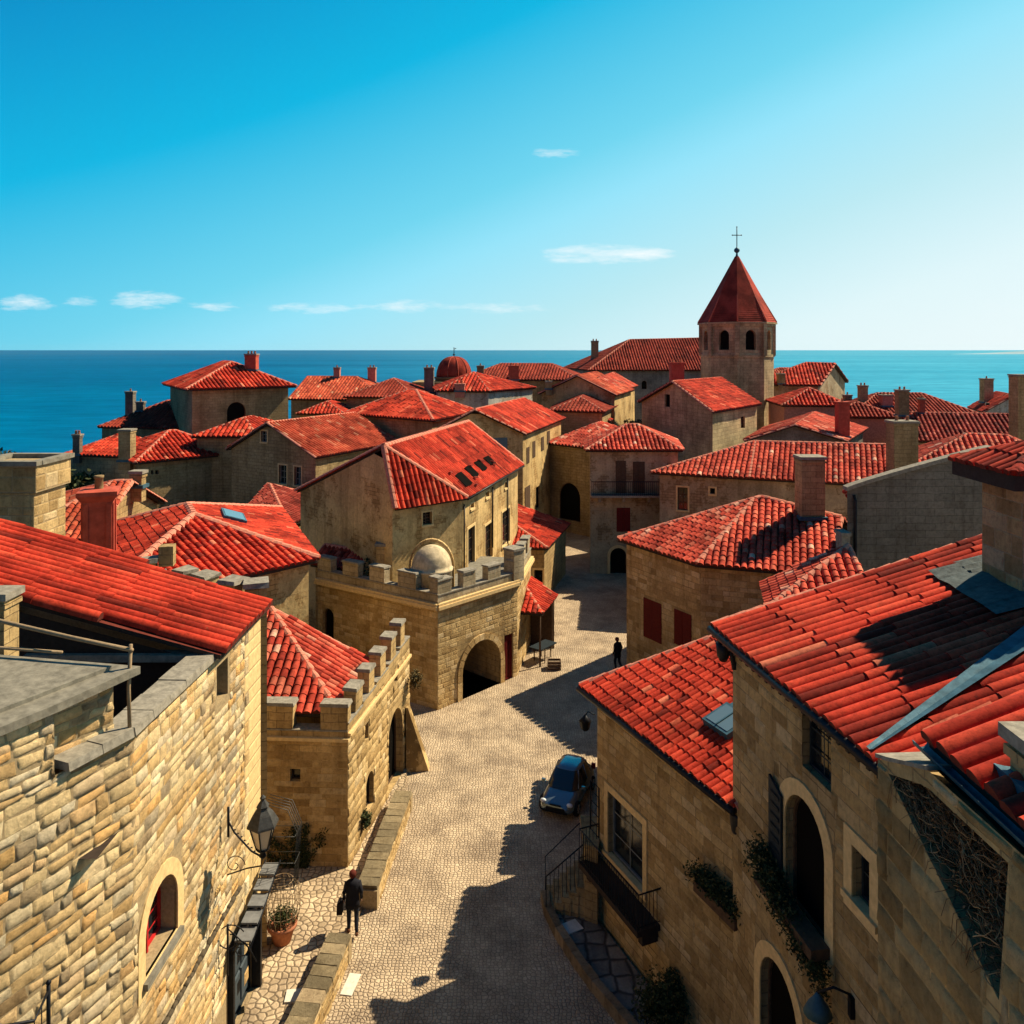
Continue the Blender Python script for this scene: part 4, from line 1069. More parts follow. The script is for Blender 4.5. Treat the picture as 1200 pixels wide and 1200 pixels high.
# ------------------------------------------------------------ right-hand street front
M['greyframe']=m_plain('grey_window_frame',(.16,.17,.165),.6,0,9,.2,.2)
S_R=dict(ch=.24,sl=.50,rel=.018,irr=.013,m=1)
def balcony_window(P,o): pass
h1,r1,ip1,Ps1,ro1=house('townhouse','low-eaved stone house with skylight and iron balcony beside the parked car','house',
  [(4.97,18.15),(12,19.2),(11.5,25.2),(2.08,24.75)],6.85,[None,None,None,20],'masonry_brown','tile',.34,-.3,dict(w=.205,L=.36,seg=5,lip=.9),
  [(3,713,946,754,1022,'sash',dict(sur=.2,bars=(1,2),col='greyframe'))],
  stone=dict(S_R,edges=[3]),over=[.05,.3,.25,.34])
def facade_details():
    # HR1: skylight, balcony, downpipe, wall lantern, planter, shrub, stairs, terrace
    A,B=ip1[3],ip1[0]; P=Ps1[3]; lw=math.hypot(B[0]-A[0],B[1]-A[1])
    def uo(px):
        k=(px-600)/F; dx,dy=B[0]-A[0],B[1]-A[1]; t=(k*A[1]-A[0])/(dx-k*dy); return t*lw
    # skylight
    mb=MB()
    def on(px,py):
        k=(px-600)/F; Y=17.5
        while Y<25.2:
            if r1.h(k*Y,Y)<=0 or H-(py-HY)*Y/F<=r1.h(k*Y,Y): break
            Y+=.01
        return Vector((k*Y,Y,r1.h(k*Y,Y)))
    c=on(855,852); pl=r1.pl[3]; up=Vector((pl[2],pl[3],pl[4])).normalized(); s=Vector((-pl[3],pl[2],0)); n=s.cross(up); n=n if n.z>0 else -n
    def slab_(c,hw,hh,z0,z1,m): 
        V=[c+s*a*hw+up*b*hh+n*zz for zz in (z0,z1) for a,b in ((-1,-1),(1,-1),(1,1),(-1,1))]; mb.faces(V,[(0,3,2,1),(4,5,6,7),(0,1,5,4),(1,2,6,5),(2,3,7,6),(3,0,4,7)],m)
    slab_(c,.5,.42,0,.26,0); slab_(c,.42,.34,.26,.275,1); slab_(c,.02,.34,.27,.30,0)
    slab_(c+up*.60,.5,.12,.06,.16,0)
    mb.build('skylight',[M['lead'],M['skyglass']],ro1)
    # open louvred leaf beside the window
    # balcony
    t=h1
    mb=MB(); dxy=(Vector((*B,0))-Vector((*A,0))).normalized(); u0,u1=.15,3.35; zf=1.95
    def box(u_0,u_1,z0,z1,d0,d1,m=0):
        V=[P(u,z,d) for z in (z0,z1) for u,d in ((u_0,d0),(u_1,d0),(u_1,d1),(u_0,d1))]; mb.faces(V,[(0,3,2,1),(4,5,6,7),(0,1,5,4),(1,2,6,5),(2,3,7,6),(3,0,4,7)],m)
    box(u0,u1,zf-.16,zf,0,.72); box(u0+.1,u0+.3,zf-.5,zf-.16,0,.5); box(u1-.3,u1-.1,zf-.5,zf-.16,0,.5)
    bal=mb.build('balcony',M['eave'],t)
    mb=MB(); zt=zf+.95
    ring=[P(u0,zt,0),P(u0,zt,.68),P(u1,zt,.68),P(u1,zt,0)]
    mb.tube(ring,.025,6); mb.tube([p-Vector((0,0,.85)) for p in ring],.015,4)
    for i in range(27):
        u=u0+(u1-u0)*i/26; mb.tube([P(u,zf,.68),P(u,zt,.68)],.010,4)
    for i in range(1,6):
        for u in (u0,u1): mb.tube([P(u,zf,.68*i/6),P(u,zt,.68*i/6)],.010,4)
    mb.build('railing',M['iron'],bal)
    # side casement leaf standing open next to the window
    u=uo(711)-.02; mb=MB(); z0,z1=2.75,4.2
    for (a,b_) in (((u,z0),(u,z1)),((u-.5,z0),(u-.5,z1))): mb.tube([P(a[0],a[1],.25),P(b_[0],b_[1],.25)],.025,4)
    for i in range(6):
        z=z0+(z1-z0)*i/5; mb.tube([P(u,z,.25),P(u-.5,z,.25)],.016,4)
    mb.build('window_grille',M['iron'],t)
    # downpipe with hopper
    mb=MB(); up_=lw-.15
    mb.tube([P(up_,6.6,.1),P(up_,.3,.1)],.075,8); mb.tube([P(up_-1.2,.35,.5),P(up_-.6,.25,.35),P(up_,.45,.1)],.07,8)
    mb.lathe(P(up_,6.05,.14),[(.09,0),(.2,.2),(.24,.5),(.24,.62),(.1,.62)],10)
    for z in (1.5,3,4.6): mb.lathe(P(up_,z,.1),[(.095,0),(.095,.06)],8)
    mb.tube([P(up_,6.6,.1),P(up_,10.3,.14)],.06,8)
    mb.build('downpipe',M['pipe'],t)
    # gutter along the low eave
    mb=MB(); a=Vector((2.08,24.75,6.78)); b=Vector((4.97,18.15,6.78)); n2=Vector((-.91,-.41,0))*.08
    mb.tube([a+n2,b+n2],.085,8); 
    for k in range(24):
        p=a+(b-a)*(k+.5)/24; mb.box((p.x+.1,p.y+.05,6.70),(.32,.09,.1),math.atan2(.41,.91))
    mb.build('gutter',M['pipe'],ro1)
    # lantern at the far corner
    t=thing('wall_lantern','small dark lantern on the far eave corner above the parked car','lamp',(2.2,24.9,5.6))
    mb=MB(); c=Vector((2.22,24.85,5.45)); mb.tube([(2.5,24.7,6.0),(2.3,24.8,6.05),(2.22,24.85,5.9)],.02,5); mb.build('bracket',M['iron'],t)
    mb=MB(); mb.lathe(c,[(.06,0),(.13,.05),(.18,.28),(.2,.3),(.08,.42),(.02,.5)],6); mb.build('lantern_body',M['iron'],t)
    # planter on the wall
    t=thing('hanging_planter','bushy dark window planter hanging on the wall beside the downpipe','plant',(*P(uo(853),4.3,.35)[:2],4.3))
    mb=MB(); u=uo(853)
    V=[P(uu,z,d) for z in (4.15,4.4) for uu,d in ((u-.75,.05),(u+.75,.05),(u+.75,.42),(u-.75,.42))]; mb.faces(V,[(0,3,2,1),(4,5,6,7),(0,1,5,4),(1,2,6,5),(2,3,7,6),(3,0,4,7)]); mb.build('box',M['wood'],t)
    mb=MB()
    for k in range(9): small_bush(mb,P(u-.75+k*1.5/8,4.6+R.uniform(-.05,.05),.3),.34,260,.045)
    mb.build('foliage',M['leaf'],t)
    t=thing('shrub','round dark shrub growing at the foot of the stone house wall on the terrace','plant',(*P(4.3,0,.6)[:2],.15))
    mb=MB(); c=P(4.3,.75,.55)
    for k in range(7): mb.tube([P(4.3,.1,.55),c+Vector((R.uniform(-.4,.4),R.uniform(-.4,.4),R.uniform(.1,.7)))],.02,4,r2=.006)
    mb.build('stem',M['bark'],t); mb=MB()
    small_bush(mb,c,.78,2600,.05,(1,1,.95)); 
    for k in range(6): small_bush(mb,c+Vector((R.uniform(-.4,.4),R.uniform(-.4,.4),R.uniform(-.2,.75))),.3,160,.05)
    mb.build('foliage',M['leaf'],t)
    # outer stair
    t=thing('stone_steps','short flight of stone steps with iron handrail rising to the house corner','stairs',(1.5,25.2,0))
    mb=MB(); n_=6
    for k in range(n_):
        x0=1.05+k*.22; zt=.19*(k+1)+.1; mb.prism([(x0,24.55-.05*k),(x0+.26 if k<n_-1 else x0+.5,24.45-.05*k),(x0+.26 if k<n_-1 else x0+.5,25.6),(x0,25.6)],0,zt,0)
    mb.build('step',M['masonry_brown'],t)
    mb=MB(); mb.prism([(2.15,24.2),(2.5,24.0),(2.75,25.4),(2.2,25.5)],0,2.35); mb.prism([(2.1,24.1),(2.52,23.9),(2.8,25.5),(2.12,25.6)],2.35,2.47)
    mb.build('pier',M['masonry_brown'],t)
    mb=MB(); top=[Vector((1.02,24.5,.25)),Vector((2.1,24.25,1.3))]
    a0,b0=top; mb.tube([a0+Vector((0,0,-.15)),a0+Vector((0,0,1.0)),b0+Vector((0,0,1.05))],.022,6)
    for k in range(10):
        p=a0+(b0-a0)*k/9; mb.tube([p,p+Vector((0,0,1.0))],.010,4)
    mb.tube([a0+Vector((.02,1.05,-.1)),a0+Vector((.02,1.05,.95)),b0+Vector((0,1.2,1.0))],.018,5)
    mb.build('handrail',M['iron'],t)
    # curved raised terrace edge
    pts=[(1.0,25.3),(1.08,24.6),(1.35,23.7),(1.75,22.7),(2.2,21.7),(2.75,20.7),(3.4,19.6),(4.0,18.6)]
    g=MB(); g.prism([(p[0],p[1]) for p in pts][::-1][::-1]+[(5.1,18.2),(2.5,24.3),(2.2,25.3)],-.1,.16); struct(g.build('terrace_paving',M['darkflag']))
    t=thing('terrace_kerb','curved low stone kerb wall round the dark terrace on the right of the street','wall',(1.3,24,0))
    mb=MB()
    for i in range(len(pts)-1):
        a,b=pts[i],pts[i+1]; d=Vector((b[0]-a[0],b[1]-a[1],0)); L_=d.length; ang=math.atan2(d.y,d.x); k=max(1,int(L_/.5))
        for j in range(k):
            mb.box((a[0]+d.x*(j+.5)/k,a[1]+d.y*(j+.5)/k,.16),(L_/k+.01,.24,.36),ang,0,R.random(),.95,.012)
    mb.build('kerbstone',M['ashlar_d'],t)
    g=MB()
    for (x,y,s_) in ((1.75,23.9,.34),): g.box((x,y,.17),(.5,.45,.03),.5)
    for (x,y) in ((1.75,23.6),):
        tag(g.build('paving_slab',M['white']),'single pale square paving slab on the dark terrace','slab')
M['ashlar_d']=m_stonegeo('brown_kerb_stone',[(0,(.2,.15,.09)),(.5,(.3,.22,.13)),(1,(.38,.29,.18))],9)
facade_details()
# unseen annexes behind two houses, added to cast shadow on the street
house('outbuilding','unseen stone outbuilding added behind the low-eaved house to shade the street','building',[(2.72,25.0),(9,25.2),(9.2,28.6),(3.3,28.6)],5.6,[None,None,None,3],'masonry','tile',.15)
house('outbuilding','unseen middle outbuilding, one step lower, added to shade the street','building',[(3.15,28.7),(9.2,28.7),(9.5,31.3),(3.42,31.3)],4.2,[None,None,None,3],'masonry','tile',.15)
house('outbuilding','unseen long low outbuilding added behind the red shuttered house to shade the lane','building',[(7.5,51.8),(12,51),(12,57.6),(8.2,57.6)],4.1,[None,5,None,5],'masonry','tile',.15)  # out of view, put in to fill the lane with shade
house('outbuilding','unseen lower stone shed added beyond the outbuildings to shade the parked car','building',[(3.42,31.4),(9.5,31.4),(9.8,33.8),(3.68,33.8)],3.25,[None,None,None,2],'masonry','tile',.2)
# second house, taller
h2,r2,ip2,Ps2,ro2=house('townhouse','tall stone house with long bright red tiles and lead valley in the right foreground','house',
  [(5.95,10.3),(13.5,10.3),(14.5,20.1),(4.58,18.62)],10.7,[None,None,None,14.5],'masonry_brown','tile',.34,-.3,dict(w=.262,L=1.25,seg=8,lip=.6),
  [(3,940,842,974,913,'sash',dict(sur=.0,bars=(1,2),col='greenwood')),
   (3,921,938,968,1086,'void',dict(arch=1.0,sur=.28,col='wood')),
   (3,1000,1000,1021,1063,'sash',dict(sur=.24,bars=(1,1),col='greenwood')),
   (3,892,1133,936,1300,'void',dict(arch=1.0,sur=.26,col='wood',part='door'))],
  stone=dict(S_R,edges=[3],ch=.27,sl=.58),over=[.05,.3,.3,.33],capr=.15)
def second_details():
    # lead valley and flashing round the big chimney
    mb=MB(); pl=r2.pl[3]
    def q(x,y,d=.05): return Vector((x,y,r2.h(x,y)+d))
    a,b=(5.5,12.6),(10.5,15.3)
    d=Vector((b[0]-a[0],b[1]-a[1],0)).normalized(); s=Vector((-d.y,d.x,0)); n_=14
    for i in range(n_):
        p=Vector((*a,0))+d*(Vector((b[0]-a[0],b[1]-a[1],0)).length*i/n_); e=Vector((*a,0))+d*(Vector((b[0]-a[0],b[1]-a[1],0)).length*(i+1.03)/n_)
        w0=.06+.24*i/n_; w1=.06+.24*(i+1)/n_
        L_=[q((p+s*w0).x,(p+s*w0).y,.20),q((e+s*w1).x,(e+s*w1).y,.20),q(e.x,e.y,.175),q(p.x,p.y,.175),q((p-s*w0).x,(p-s*w0).y,.20),q((e-s*w1).x,(e-s*w1).y,.20)]
        mb.face([L_[0],L_[3],L_[2],L_[1]]); mb.face([L_[3],L_[4],L_[5],L_[2]])
    mb.build('valley',M['lead'],ro2)
    # big tiled chimney
    bx,by=10.85,16.9; base=r2.h(bx,by); ct=MB()
    zt=14.45
    w=1.5; x0,x1,y0,y1=bx-w/2,bx+w/2,by-.7,by+.7
    ct.prism([(x0,y0),(x1,y0),(x1,y1),(x0,y1)],base-1,zt,0)
    P=lambda u,z,d:Vector((x0+u,y0-d,z)); stones(ct,P,None,w,base-.6,lambda u:zt,[],ch=.42,sl=.62,rel=.012,irr=.004,m=1)
    P=lambda u,z,d:Vector((x0-d,y1-u,z)); stones(ct,P,None,1.4,base-.6,lambda u:zt,[],ch=.42,sl=.62,rel=.012,irr=.004,m=1)
    ch=ct.build('chimney',[M['mortar'],M['ashlar']],ro2,'big square stone chimney with its own small tiled roof')
    e=.42; poly=[(x0-e,y0-e),(x1+e,y0-e),(x1+e,y1+e),(x0-e,y1+e)]
    rr=Roof(poly,zt+.12,[24,24,24,24]); mb=MB()
    for f in rr.faces():
        tile_face(mb,f,.25,.6,6,0,1,.02)
        mb.face([p-Vector((0,0,.3)) for p in f][::-1],2)
        for i in range(len(f)):
            a_,b_=f[i],f[(i+1)%len(f)]
            if on_edge(poly,(a_.x+b_.x)/2,(a_.y+b_.y)/2) is not None: mb.face([a_-Vector((0,0,.3)),b_-Vector((0,0,.3)),b_,a_],2)
            elif a_.z>b_.z: ridge_caps(mb,b_,a_,.11,.4,0,.04)
    mb.build('chimney_roof',[M['tile'],M['under'],M['eave']],ch) if False else mb.build('chimney_roof',[M['tile'],M['under'],M['eave']],ro2)
    mb=MB()
    # stepped lead apron: thin sheets lapped over the tiles
    for (xa,xb,ya,yb) in ((x0-.85,x0+.05,y0-.55,y1+.6),(x0-.2,x1+.4,y0-1.0,y0+.05),(x0-.2,x1+.4,y1-.05,y1+.8)):
        N=6
        for i in range(N):
            for j in range(N):
                X0=xa+(xb-xa)*i/N; X1=xa+(xb-xa)*(i+1.02)/N; Y0=ya+(yb-ya)*j/N; Y1=ya+(yb-ya)*(j+1.02)/N
                w_=lambda x,y:.20+.03*math.sin(y*2*math.pi/.275)
                mb.face([q(X0,Y0,w_(X0,Y0)),q(X1,Y0,w_(X1,Y0)),q(X1,Y1,w_(X1,Y1)),q(X0,Y1,w_(X0,Y1))],0,.5,None,True)
    mb.build('flashing',M['lead_d'],ro2)
    # rolled verge along the far edge, gutter, brackets
    mb=MB(); a=Vector((4.58,18.62,10.66)); b=Vector((5.95,10.3,10.66)); n2=Vector((-.985,-.16,0))*.08
    mb.tube([a+n2,b+n2],.085,8)
    k=int((b-a).length/.28)
    for i in range(k):
        p=a+(b-a)*(i+.5)/k; mb.box((p.x+.12,p.y+.02,10.57),(.4,.09,.11),.16)
    mb.build('gutter',M['pipe'],ro2)
    mb=MB(); mb.tube([(4.75,18.35,10.6),(4.9,18.25,10.2),(4.95,18.2,9.9)],.06,8); mb.lathe((4.72,18.3,10.05),[(.08,0),(.14,.12),(.17,.4),(.1,.42)],8); mb.build('hopper',M['pipe'],h2)
    A,B=ip2[3],ip2[0]; P=Ps2[3]; lw=math.hypot(B[0]-A[0],B[1]-A[1])
    def uo(px):
        k=(px-600)/F; dx,dy=B[0]-A[0],B[1]-A[1]; t=(k*A[1]-A[0])/(dx-k*dy); return t*lw
    # open shutter leaf left of the big arched opening
    mb=MB(); u1=uo(921)-.03; u0=u1-.5; o=opening_px(A,B,921,938,968,1086); z0,z1=o[2],o[3]-.35
    V=[P(u,z,d) for d in (.05,.10) for u,z in ((u0,z0),(u1,z0),(u1,z1),(u0,z1+.2))]; mb.faces(V,[(4,5,6,7),(0,1,5,4),(1,2,6,5),(2,3,7,6),(3,0,4,7)])
    for i in range(9):
        z=z0+.15+(z1-z0-.3)*i/8; V=[P(u0+.06,z,.10),P(u1-.06,z,.10),P(u1-.06,z+.1,.125),P(u0+.06,z+.1,.125)]; mb.face(V)
    mb.build('shutter',M['greenwood'],h2)
    # trailing planter below the arch
    t=thing('trailing_planter','long dark trailing plant spilling from the ledge of the arched opening','plant',(*P(uo(940),6.4,.3)[:2],6.2))
    mb=MB(); ua,ub=uo(905),uo(975)
    V=[P(uu,z,d) for z in (6.3,6.5) for uu,d in ((ua,.04),(ub,.04),(ub,.4),(ua,.4))]; mb.faces(V,[(0,3,2,1),(4,5,6,7),(0,1,5,4),(1,2,6,5),(2,3,7,6),(3,0,4,7)]); mb.build('box',M['wood'],t)
    mb=MB()
    for k in range(16):
        f=k/15; small_bush(mb,P(ua+(ub-ua)*f,6.75-.55*f+R.uniform(-.1,.1),.3),.36-.08*f,260,.038)
    for k in range(7): small_bush(mb,P(ub+.0+.03*k,6.0-.2*k,.22),.22-.015*k,120,.035)
    for k in range(8): small_bush(mb,P(ua-.05+.1*k,7.0-.05*k,.25),.3,150,.038)
    mb.build('foliage',M['leaf'],t)
    # wall lamp
    t=thing('wall_lamp','dark cone shaded wall lamp between the lower arch and the near wall','lamp',(*P(uo(985),5.6,.4)[:2],5.6))
    u=uo(1000); z=6.0; mb=MB(); mb.tube([P(u,z-.1,0),P(u,z+.2,.05),P(u-.1,z+.28,.3),P(u-.25,z+.1,.5)],.022,5); mb.box(P(u,z,.03),(.09,.12,.35),0); mb.build('bracket',M['iron'],t)
    mb=MB(); mb.lathe(P(u-.25,z-.25,.5),[(.24,0),(.17,.14),(.08,.26),(.03,.34)],14); mb.build('lamp_shade',M['lead'],t)
    mb=MB(); mb.lathe(P(u-.25,z-.42,.5),[(.04,0),(.09,.06),(.10,.17)],10); mb.build('bulb',M['lampglass'],t)
M['lead_d']=m_plain('weathered_lead_sheet',(.09,.105,.10),.75,0,7,.55,.9)
second_details()
# nearest house on the right, with the dark vine-filled notch
def near_house():
    t=thing('stone_house','near pale stone house with thick red tiles and a vine-filled notch at the right edge','house',(7,8,0))
    a,b=(4.60,10.3),(4.84,6.6); lw=math.hypot(b[0]-a[0],b[1]-a[1]); mb=MB()
    tx,ty=(b[0]-a[0])/lw,(b[1]-a[1])/lw; n=Vector((ty,-tx,0))
    P=lambda u,z,d=0:Vector((a[0]+tx*u+n.x*d,a[1]+ty*u+n.y*d,z))
    # notch outline in (u,z)
    nt=[(.25,11.80),(1.05,12.08),(2.45,12.08),(2.32,10.65)]
    def ztop(u): return 11.86+min(1,max(0,u/1.1))*.42
    cols=[0,.25]+[.25+.172*i for i in range(1,13)]+[2.45,2.9,3.3,lw]
    def nb(u):
        if u<=.25 or u>=2.45: return None
        lo=11.80-(u-.25)/(2.32-.25)*(11.80-10.65) if u<2.32 else 10.65+(u-2.32)/.13*1.43
        hi=11.80+(u-.25)/.8*.28 if u<1.05 else 12.08
        return lo,max(hi,lo)
    for i in range(len(cols)-1):
        u0,u1=cols[i],cols[i+1]; um=(u0+u1)/2; z0_,z1_=ztop(u0),ztop(u1)
        if nb(um) is None: q=[[(u0,-.3),(u1,-.3),(u1,z1_),(u0,z0_)]]
        else:
            l0=nb(u0+1e-4) or nb(u0+.01); l1=nb(u1-1e-4) or nb(u1-.01)
            q=[[(u0,-.3),(u1,-.3),(u1,l1[0]),(u0,l0[0])],[(u0,l0[1]),(u1,l1[1]),(u1,z1_),(u0,z0_)]]
        for c in q: mb.face([P(*x) for x in c],0,.5,c)
    D=-.75
    for i in range(4):
        p,q=nt[i],nt[(i+1)%4]; mb.face([P(*p,0),P(*p,D),P(*q,D),P(*q,0)],0,.5,[(p[0],p[1]),(p[0]+.7,p[1]),(q[0]+.7,q[1]),q])
    mb.face([P(*x,D) for x in nt],2,.5)
    # stones outside the notch
    z=7.5
    while z<12.2:
        h=R.uniform(.26,.4); ops=[]
        for zz in (z+.03,z+h/2,z+h-.03):
            us=[u/40 for u in range(0,110) if nb(u/40) and nb(u/40)[0]<zz<nb(u/40)[1]]
            if us: ops.append((min(us)-.03,max(us)+.03,z,z+h))
        ops=[(min(o[0] for o in ops),max(o[1] for o in ops),z,z+h)] if ops else []
        zl=z; stones(mb,P,None,lw,z,lambda u:min(z+h,ztop(u)-.02),ops,ch=h*4,sl=.62,rel=.028,irr=.012,m=1,rich=True); z+=h
    wall_seg(mb,(12,10.3),a,-.3,lambda u:11.85,[],0); wall_seg(mb,b,(12,6.6),-.3,lambda u:12,[],0)
    w=mb.build('wall',[M['masonry'],M['ashlar'],M['void']],t)
    mb=MB()
    for k in range(4):
        u0,u1=.29*k-.04,.29*(k+1)-.05; V=[P(u,ztop(max(0,u))+z,d) for z in (.0,.05) for u,d in ((u0,.015),(u1,.015),(u1,-.62),(u0,-.62))]
        mb.faces(V,[(0,3,2,1),(4,5,6,7),(0,1,5,4),(1,2,6,5),(2,3,7,6),(3,0,4,7)],0)
    mb.build('coping',M['coping'],w)
    poly=[(5.02,6.3),(12,6.3),(12,9.68),(4.93,9.68)]
    r=Roof(poly,12.42,[None,None,None,21]); roof_mesh(r.faces(),poly,dict(w=.30,L=1.3,seg=10,lift=.03,lip=.7),[M['tile'],M['under'],M['tile'],M['eave']],t,.13)
    mb=MB(); g0,g1=Vector((4.86,9.75,12.36)),Vector((4.95,6.3,12.36)); prof=[(.10*math.cos(x),-.10*math.sin(x)) for x in [i*math.pi/6 for i in range(7)]]
    dd=(g1-g0).normalized(); s=Vector((dd.y,-dd.x,0))
    V=[g+s*x+Vector((0,0,z)) for g in (g0,g1) for x,z in prof]+[g+s*x*.88+Vector((0,0,z*.88+.0)) for g in (g0,g1) for x,z in prof]
    mb.faces(V,[(i,i+1,8+i,7+i) for i in range(6)],0,.5,True); mb.faces(V,[(14+i,21+i,22+i,15+i) for i in range(6)],0,.5,True); mb.faces(V,[(0,7,21,14),(6,20,27,13)],0)
    mb.build('gutter',M['lead'],t)
    mb=MB(); mb.prism([(5.0,6.6),(5.25,6.6),(5.2,9.66),(4.95,9.66)],12.1,12.4); mb.build('eave_board',M['eave'],t)
    # small stone chimney at the frame edge
    bx,by=5.32,8.35; chimney(t,(bx,by,r.h(bx,by)),.3,.3,13.15,'masonry',0,0)
    t2=thing('dry_vine','tangle of dry brown vine stems filling the dark notch in the near wall','plant',tuple(P(1.6,10.9,-.2)))
    mb=MB()
    for k in range(1100):
        u=R.uniform(.3,2.4); b_=nb(u)
        if not b_: continue
        z=R.uniform(b_[0]-.02,b_[1]); dpt=R.uniform(-.45,-.02); pts=[]; an=R.choice([0,math.pi])+R.gauss(-.25,.45); 
        for i in range(7):
            pts.append(P(u,z,dpt)); u+=math.cos(an)*.07; z+=math.sin(an)*.06-.004; an+=R.gauss(0,.38); dpt=min(.05,max(-.6,dpt+R.gauss(0,.03)))
            bb=nb(u)
            if not bb or z<bb[0]-.05 or z>bb[1]+.02: break
        if len(pts)>2: mb.tube(pts,R.uniform(.003,.008),3,0,R.random(),cap=False)
    for k in range(26):
        u=R.uniform(.4,2.3); b_=nb(u); z=b_[0]; pts=[P(u,z+.1,-.1),P(u-.05,z+.02,.03),P(u-.1+R.uniform(-.1,.1),z-R.uniform(.05,.25),.06)]; mb.tube(pts,.004,3,0,R.random())
    mb.build('stem',M['twig'],t2)
    mb=MB()
    for k in range(1500):
        u=R.uniform(.3,2.4); b_=nb(u)
        if not b_ or b_[1]-b_[0]<.05: continue
        z=R.uniform(b_[0],b_[1]); p=P(u,z,R.uniform(-.4,0)); a_=Vector((R.uniform(-1,1),R.uniform(-1,1),R.uniform(-1,1))).normalized()*.022; c=a_.cross(Vector((R.uniform(-1,1),R.uniform(-1,1),1))).normalized()*.012
        mb.face([p-a_,p+c,p+a_,p-c],0,R.random()*.8)
    mb.build('dead_leaf',M['twig'],t2)
near_house()

# ------------------------------------------------------------ middle distance, right
T2=dict(w=.33,L=.36,seg=5,lip=1.6)
house('house','stone house with dotted hipped roof and two dark red shutters on the street','house',
  [(5.6,43.2),(8.6,38.1),(13.9,36.3),(18.2,43.6),(13.2,51)],7.0,[22,23,None,25,22],'masonry','tile_pale',.35,-.2,T2,
  [(0,755,704,775,750,'shutter',dict(col='redwood',sur=.0)),(0,791,717,810,758,'shutter',dict(col='redwood',sur=.0))],
  chims=[(949,606,27,533,dict(kind='masonry',d=1.0,pots=0))],stone=dict(S_R,edges=[0,1],ch=.26,sl=.5),capr=.15)
house('house','long house with wide pale dotted roof behind the red shuttered house','house',
  [(10.2,60),(16.6,57.3),(26,53.6),(29,62.5),(17,66.5)],8.0,[25,25,None,25,25],'plaster_tan','tile_pale',.35,-.2,dict(w=.36,L=.42,seg=4),
  [(0,794,571,806,598,'sash',{}),(0,832,572,838,579,'void',{})],chims=[(1057,559,28,492,dict(kind='masonry_brown',pots=2,d=1.2))],capr=.15)
house('house','shaded plastered house with iron balcony, two french windows and small pyramid roof','house',
  [(5.55,61.8),(12.9,61.8),(13.8,69),(6.2,69)],9.4,[24,26,24,26],'plaster_tan','tile_pale',.35,-.2,dict(w=.34,L=.4,seg=4),
  [(0,722,540,733,578,'shutter',dict(col='wood')),(0,742,541,755,578,'shutter',dict(col='wood')),(0,723,595,738,623,'shutter',dict(col='redwood')),(0,715,642,734,678,'void',dict(arch=1,sur=.2,part='door'))])
def french_balcony():
    t=thing('iron_balcony','long iron balcony across the shaded plastered house at the end of the street','balcony',(8.5,61.4,6.2))
    x0,x1,y0,y1=5.95,11.1,61.1,62.1; z=H-(580-HY)*61.5/F
    mb=MB(); mb.prism([(x0,y0),(x1,y0),(x1,y1+.02),(x0,y1+.02)],z-.15,z)
    for x in (6.6,8.4,10.3): mb.box((x,61.8,z-.35),(.2,.6,.4))
    mb.build('floor',M['coping'],t)
    mb=MB(); h=1.05; mb.tube([(x0,y1,z+h),(x0,y0,z+h),(x1,y0,z+h),(x1,y1,z+h)],.035,5); mb.tube([(x0,y0,z+.1),(x1,y0,z+.1)],.025,4)
    n=34
    for i in range(n+1): mb.tube([(x0+(x1-x0)*i/n,y0,z),(x0+(x1-x0)*i/n,y0,z+h)],.016,4)
    mb.build('railing',M['iron'],t)
french_balcony()
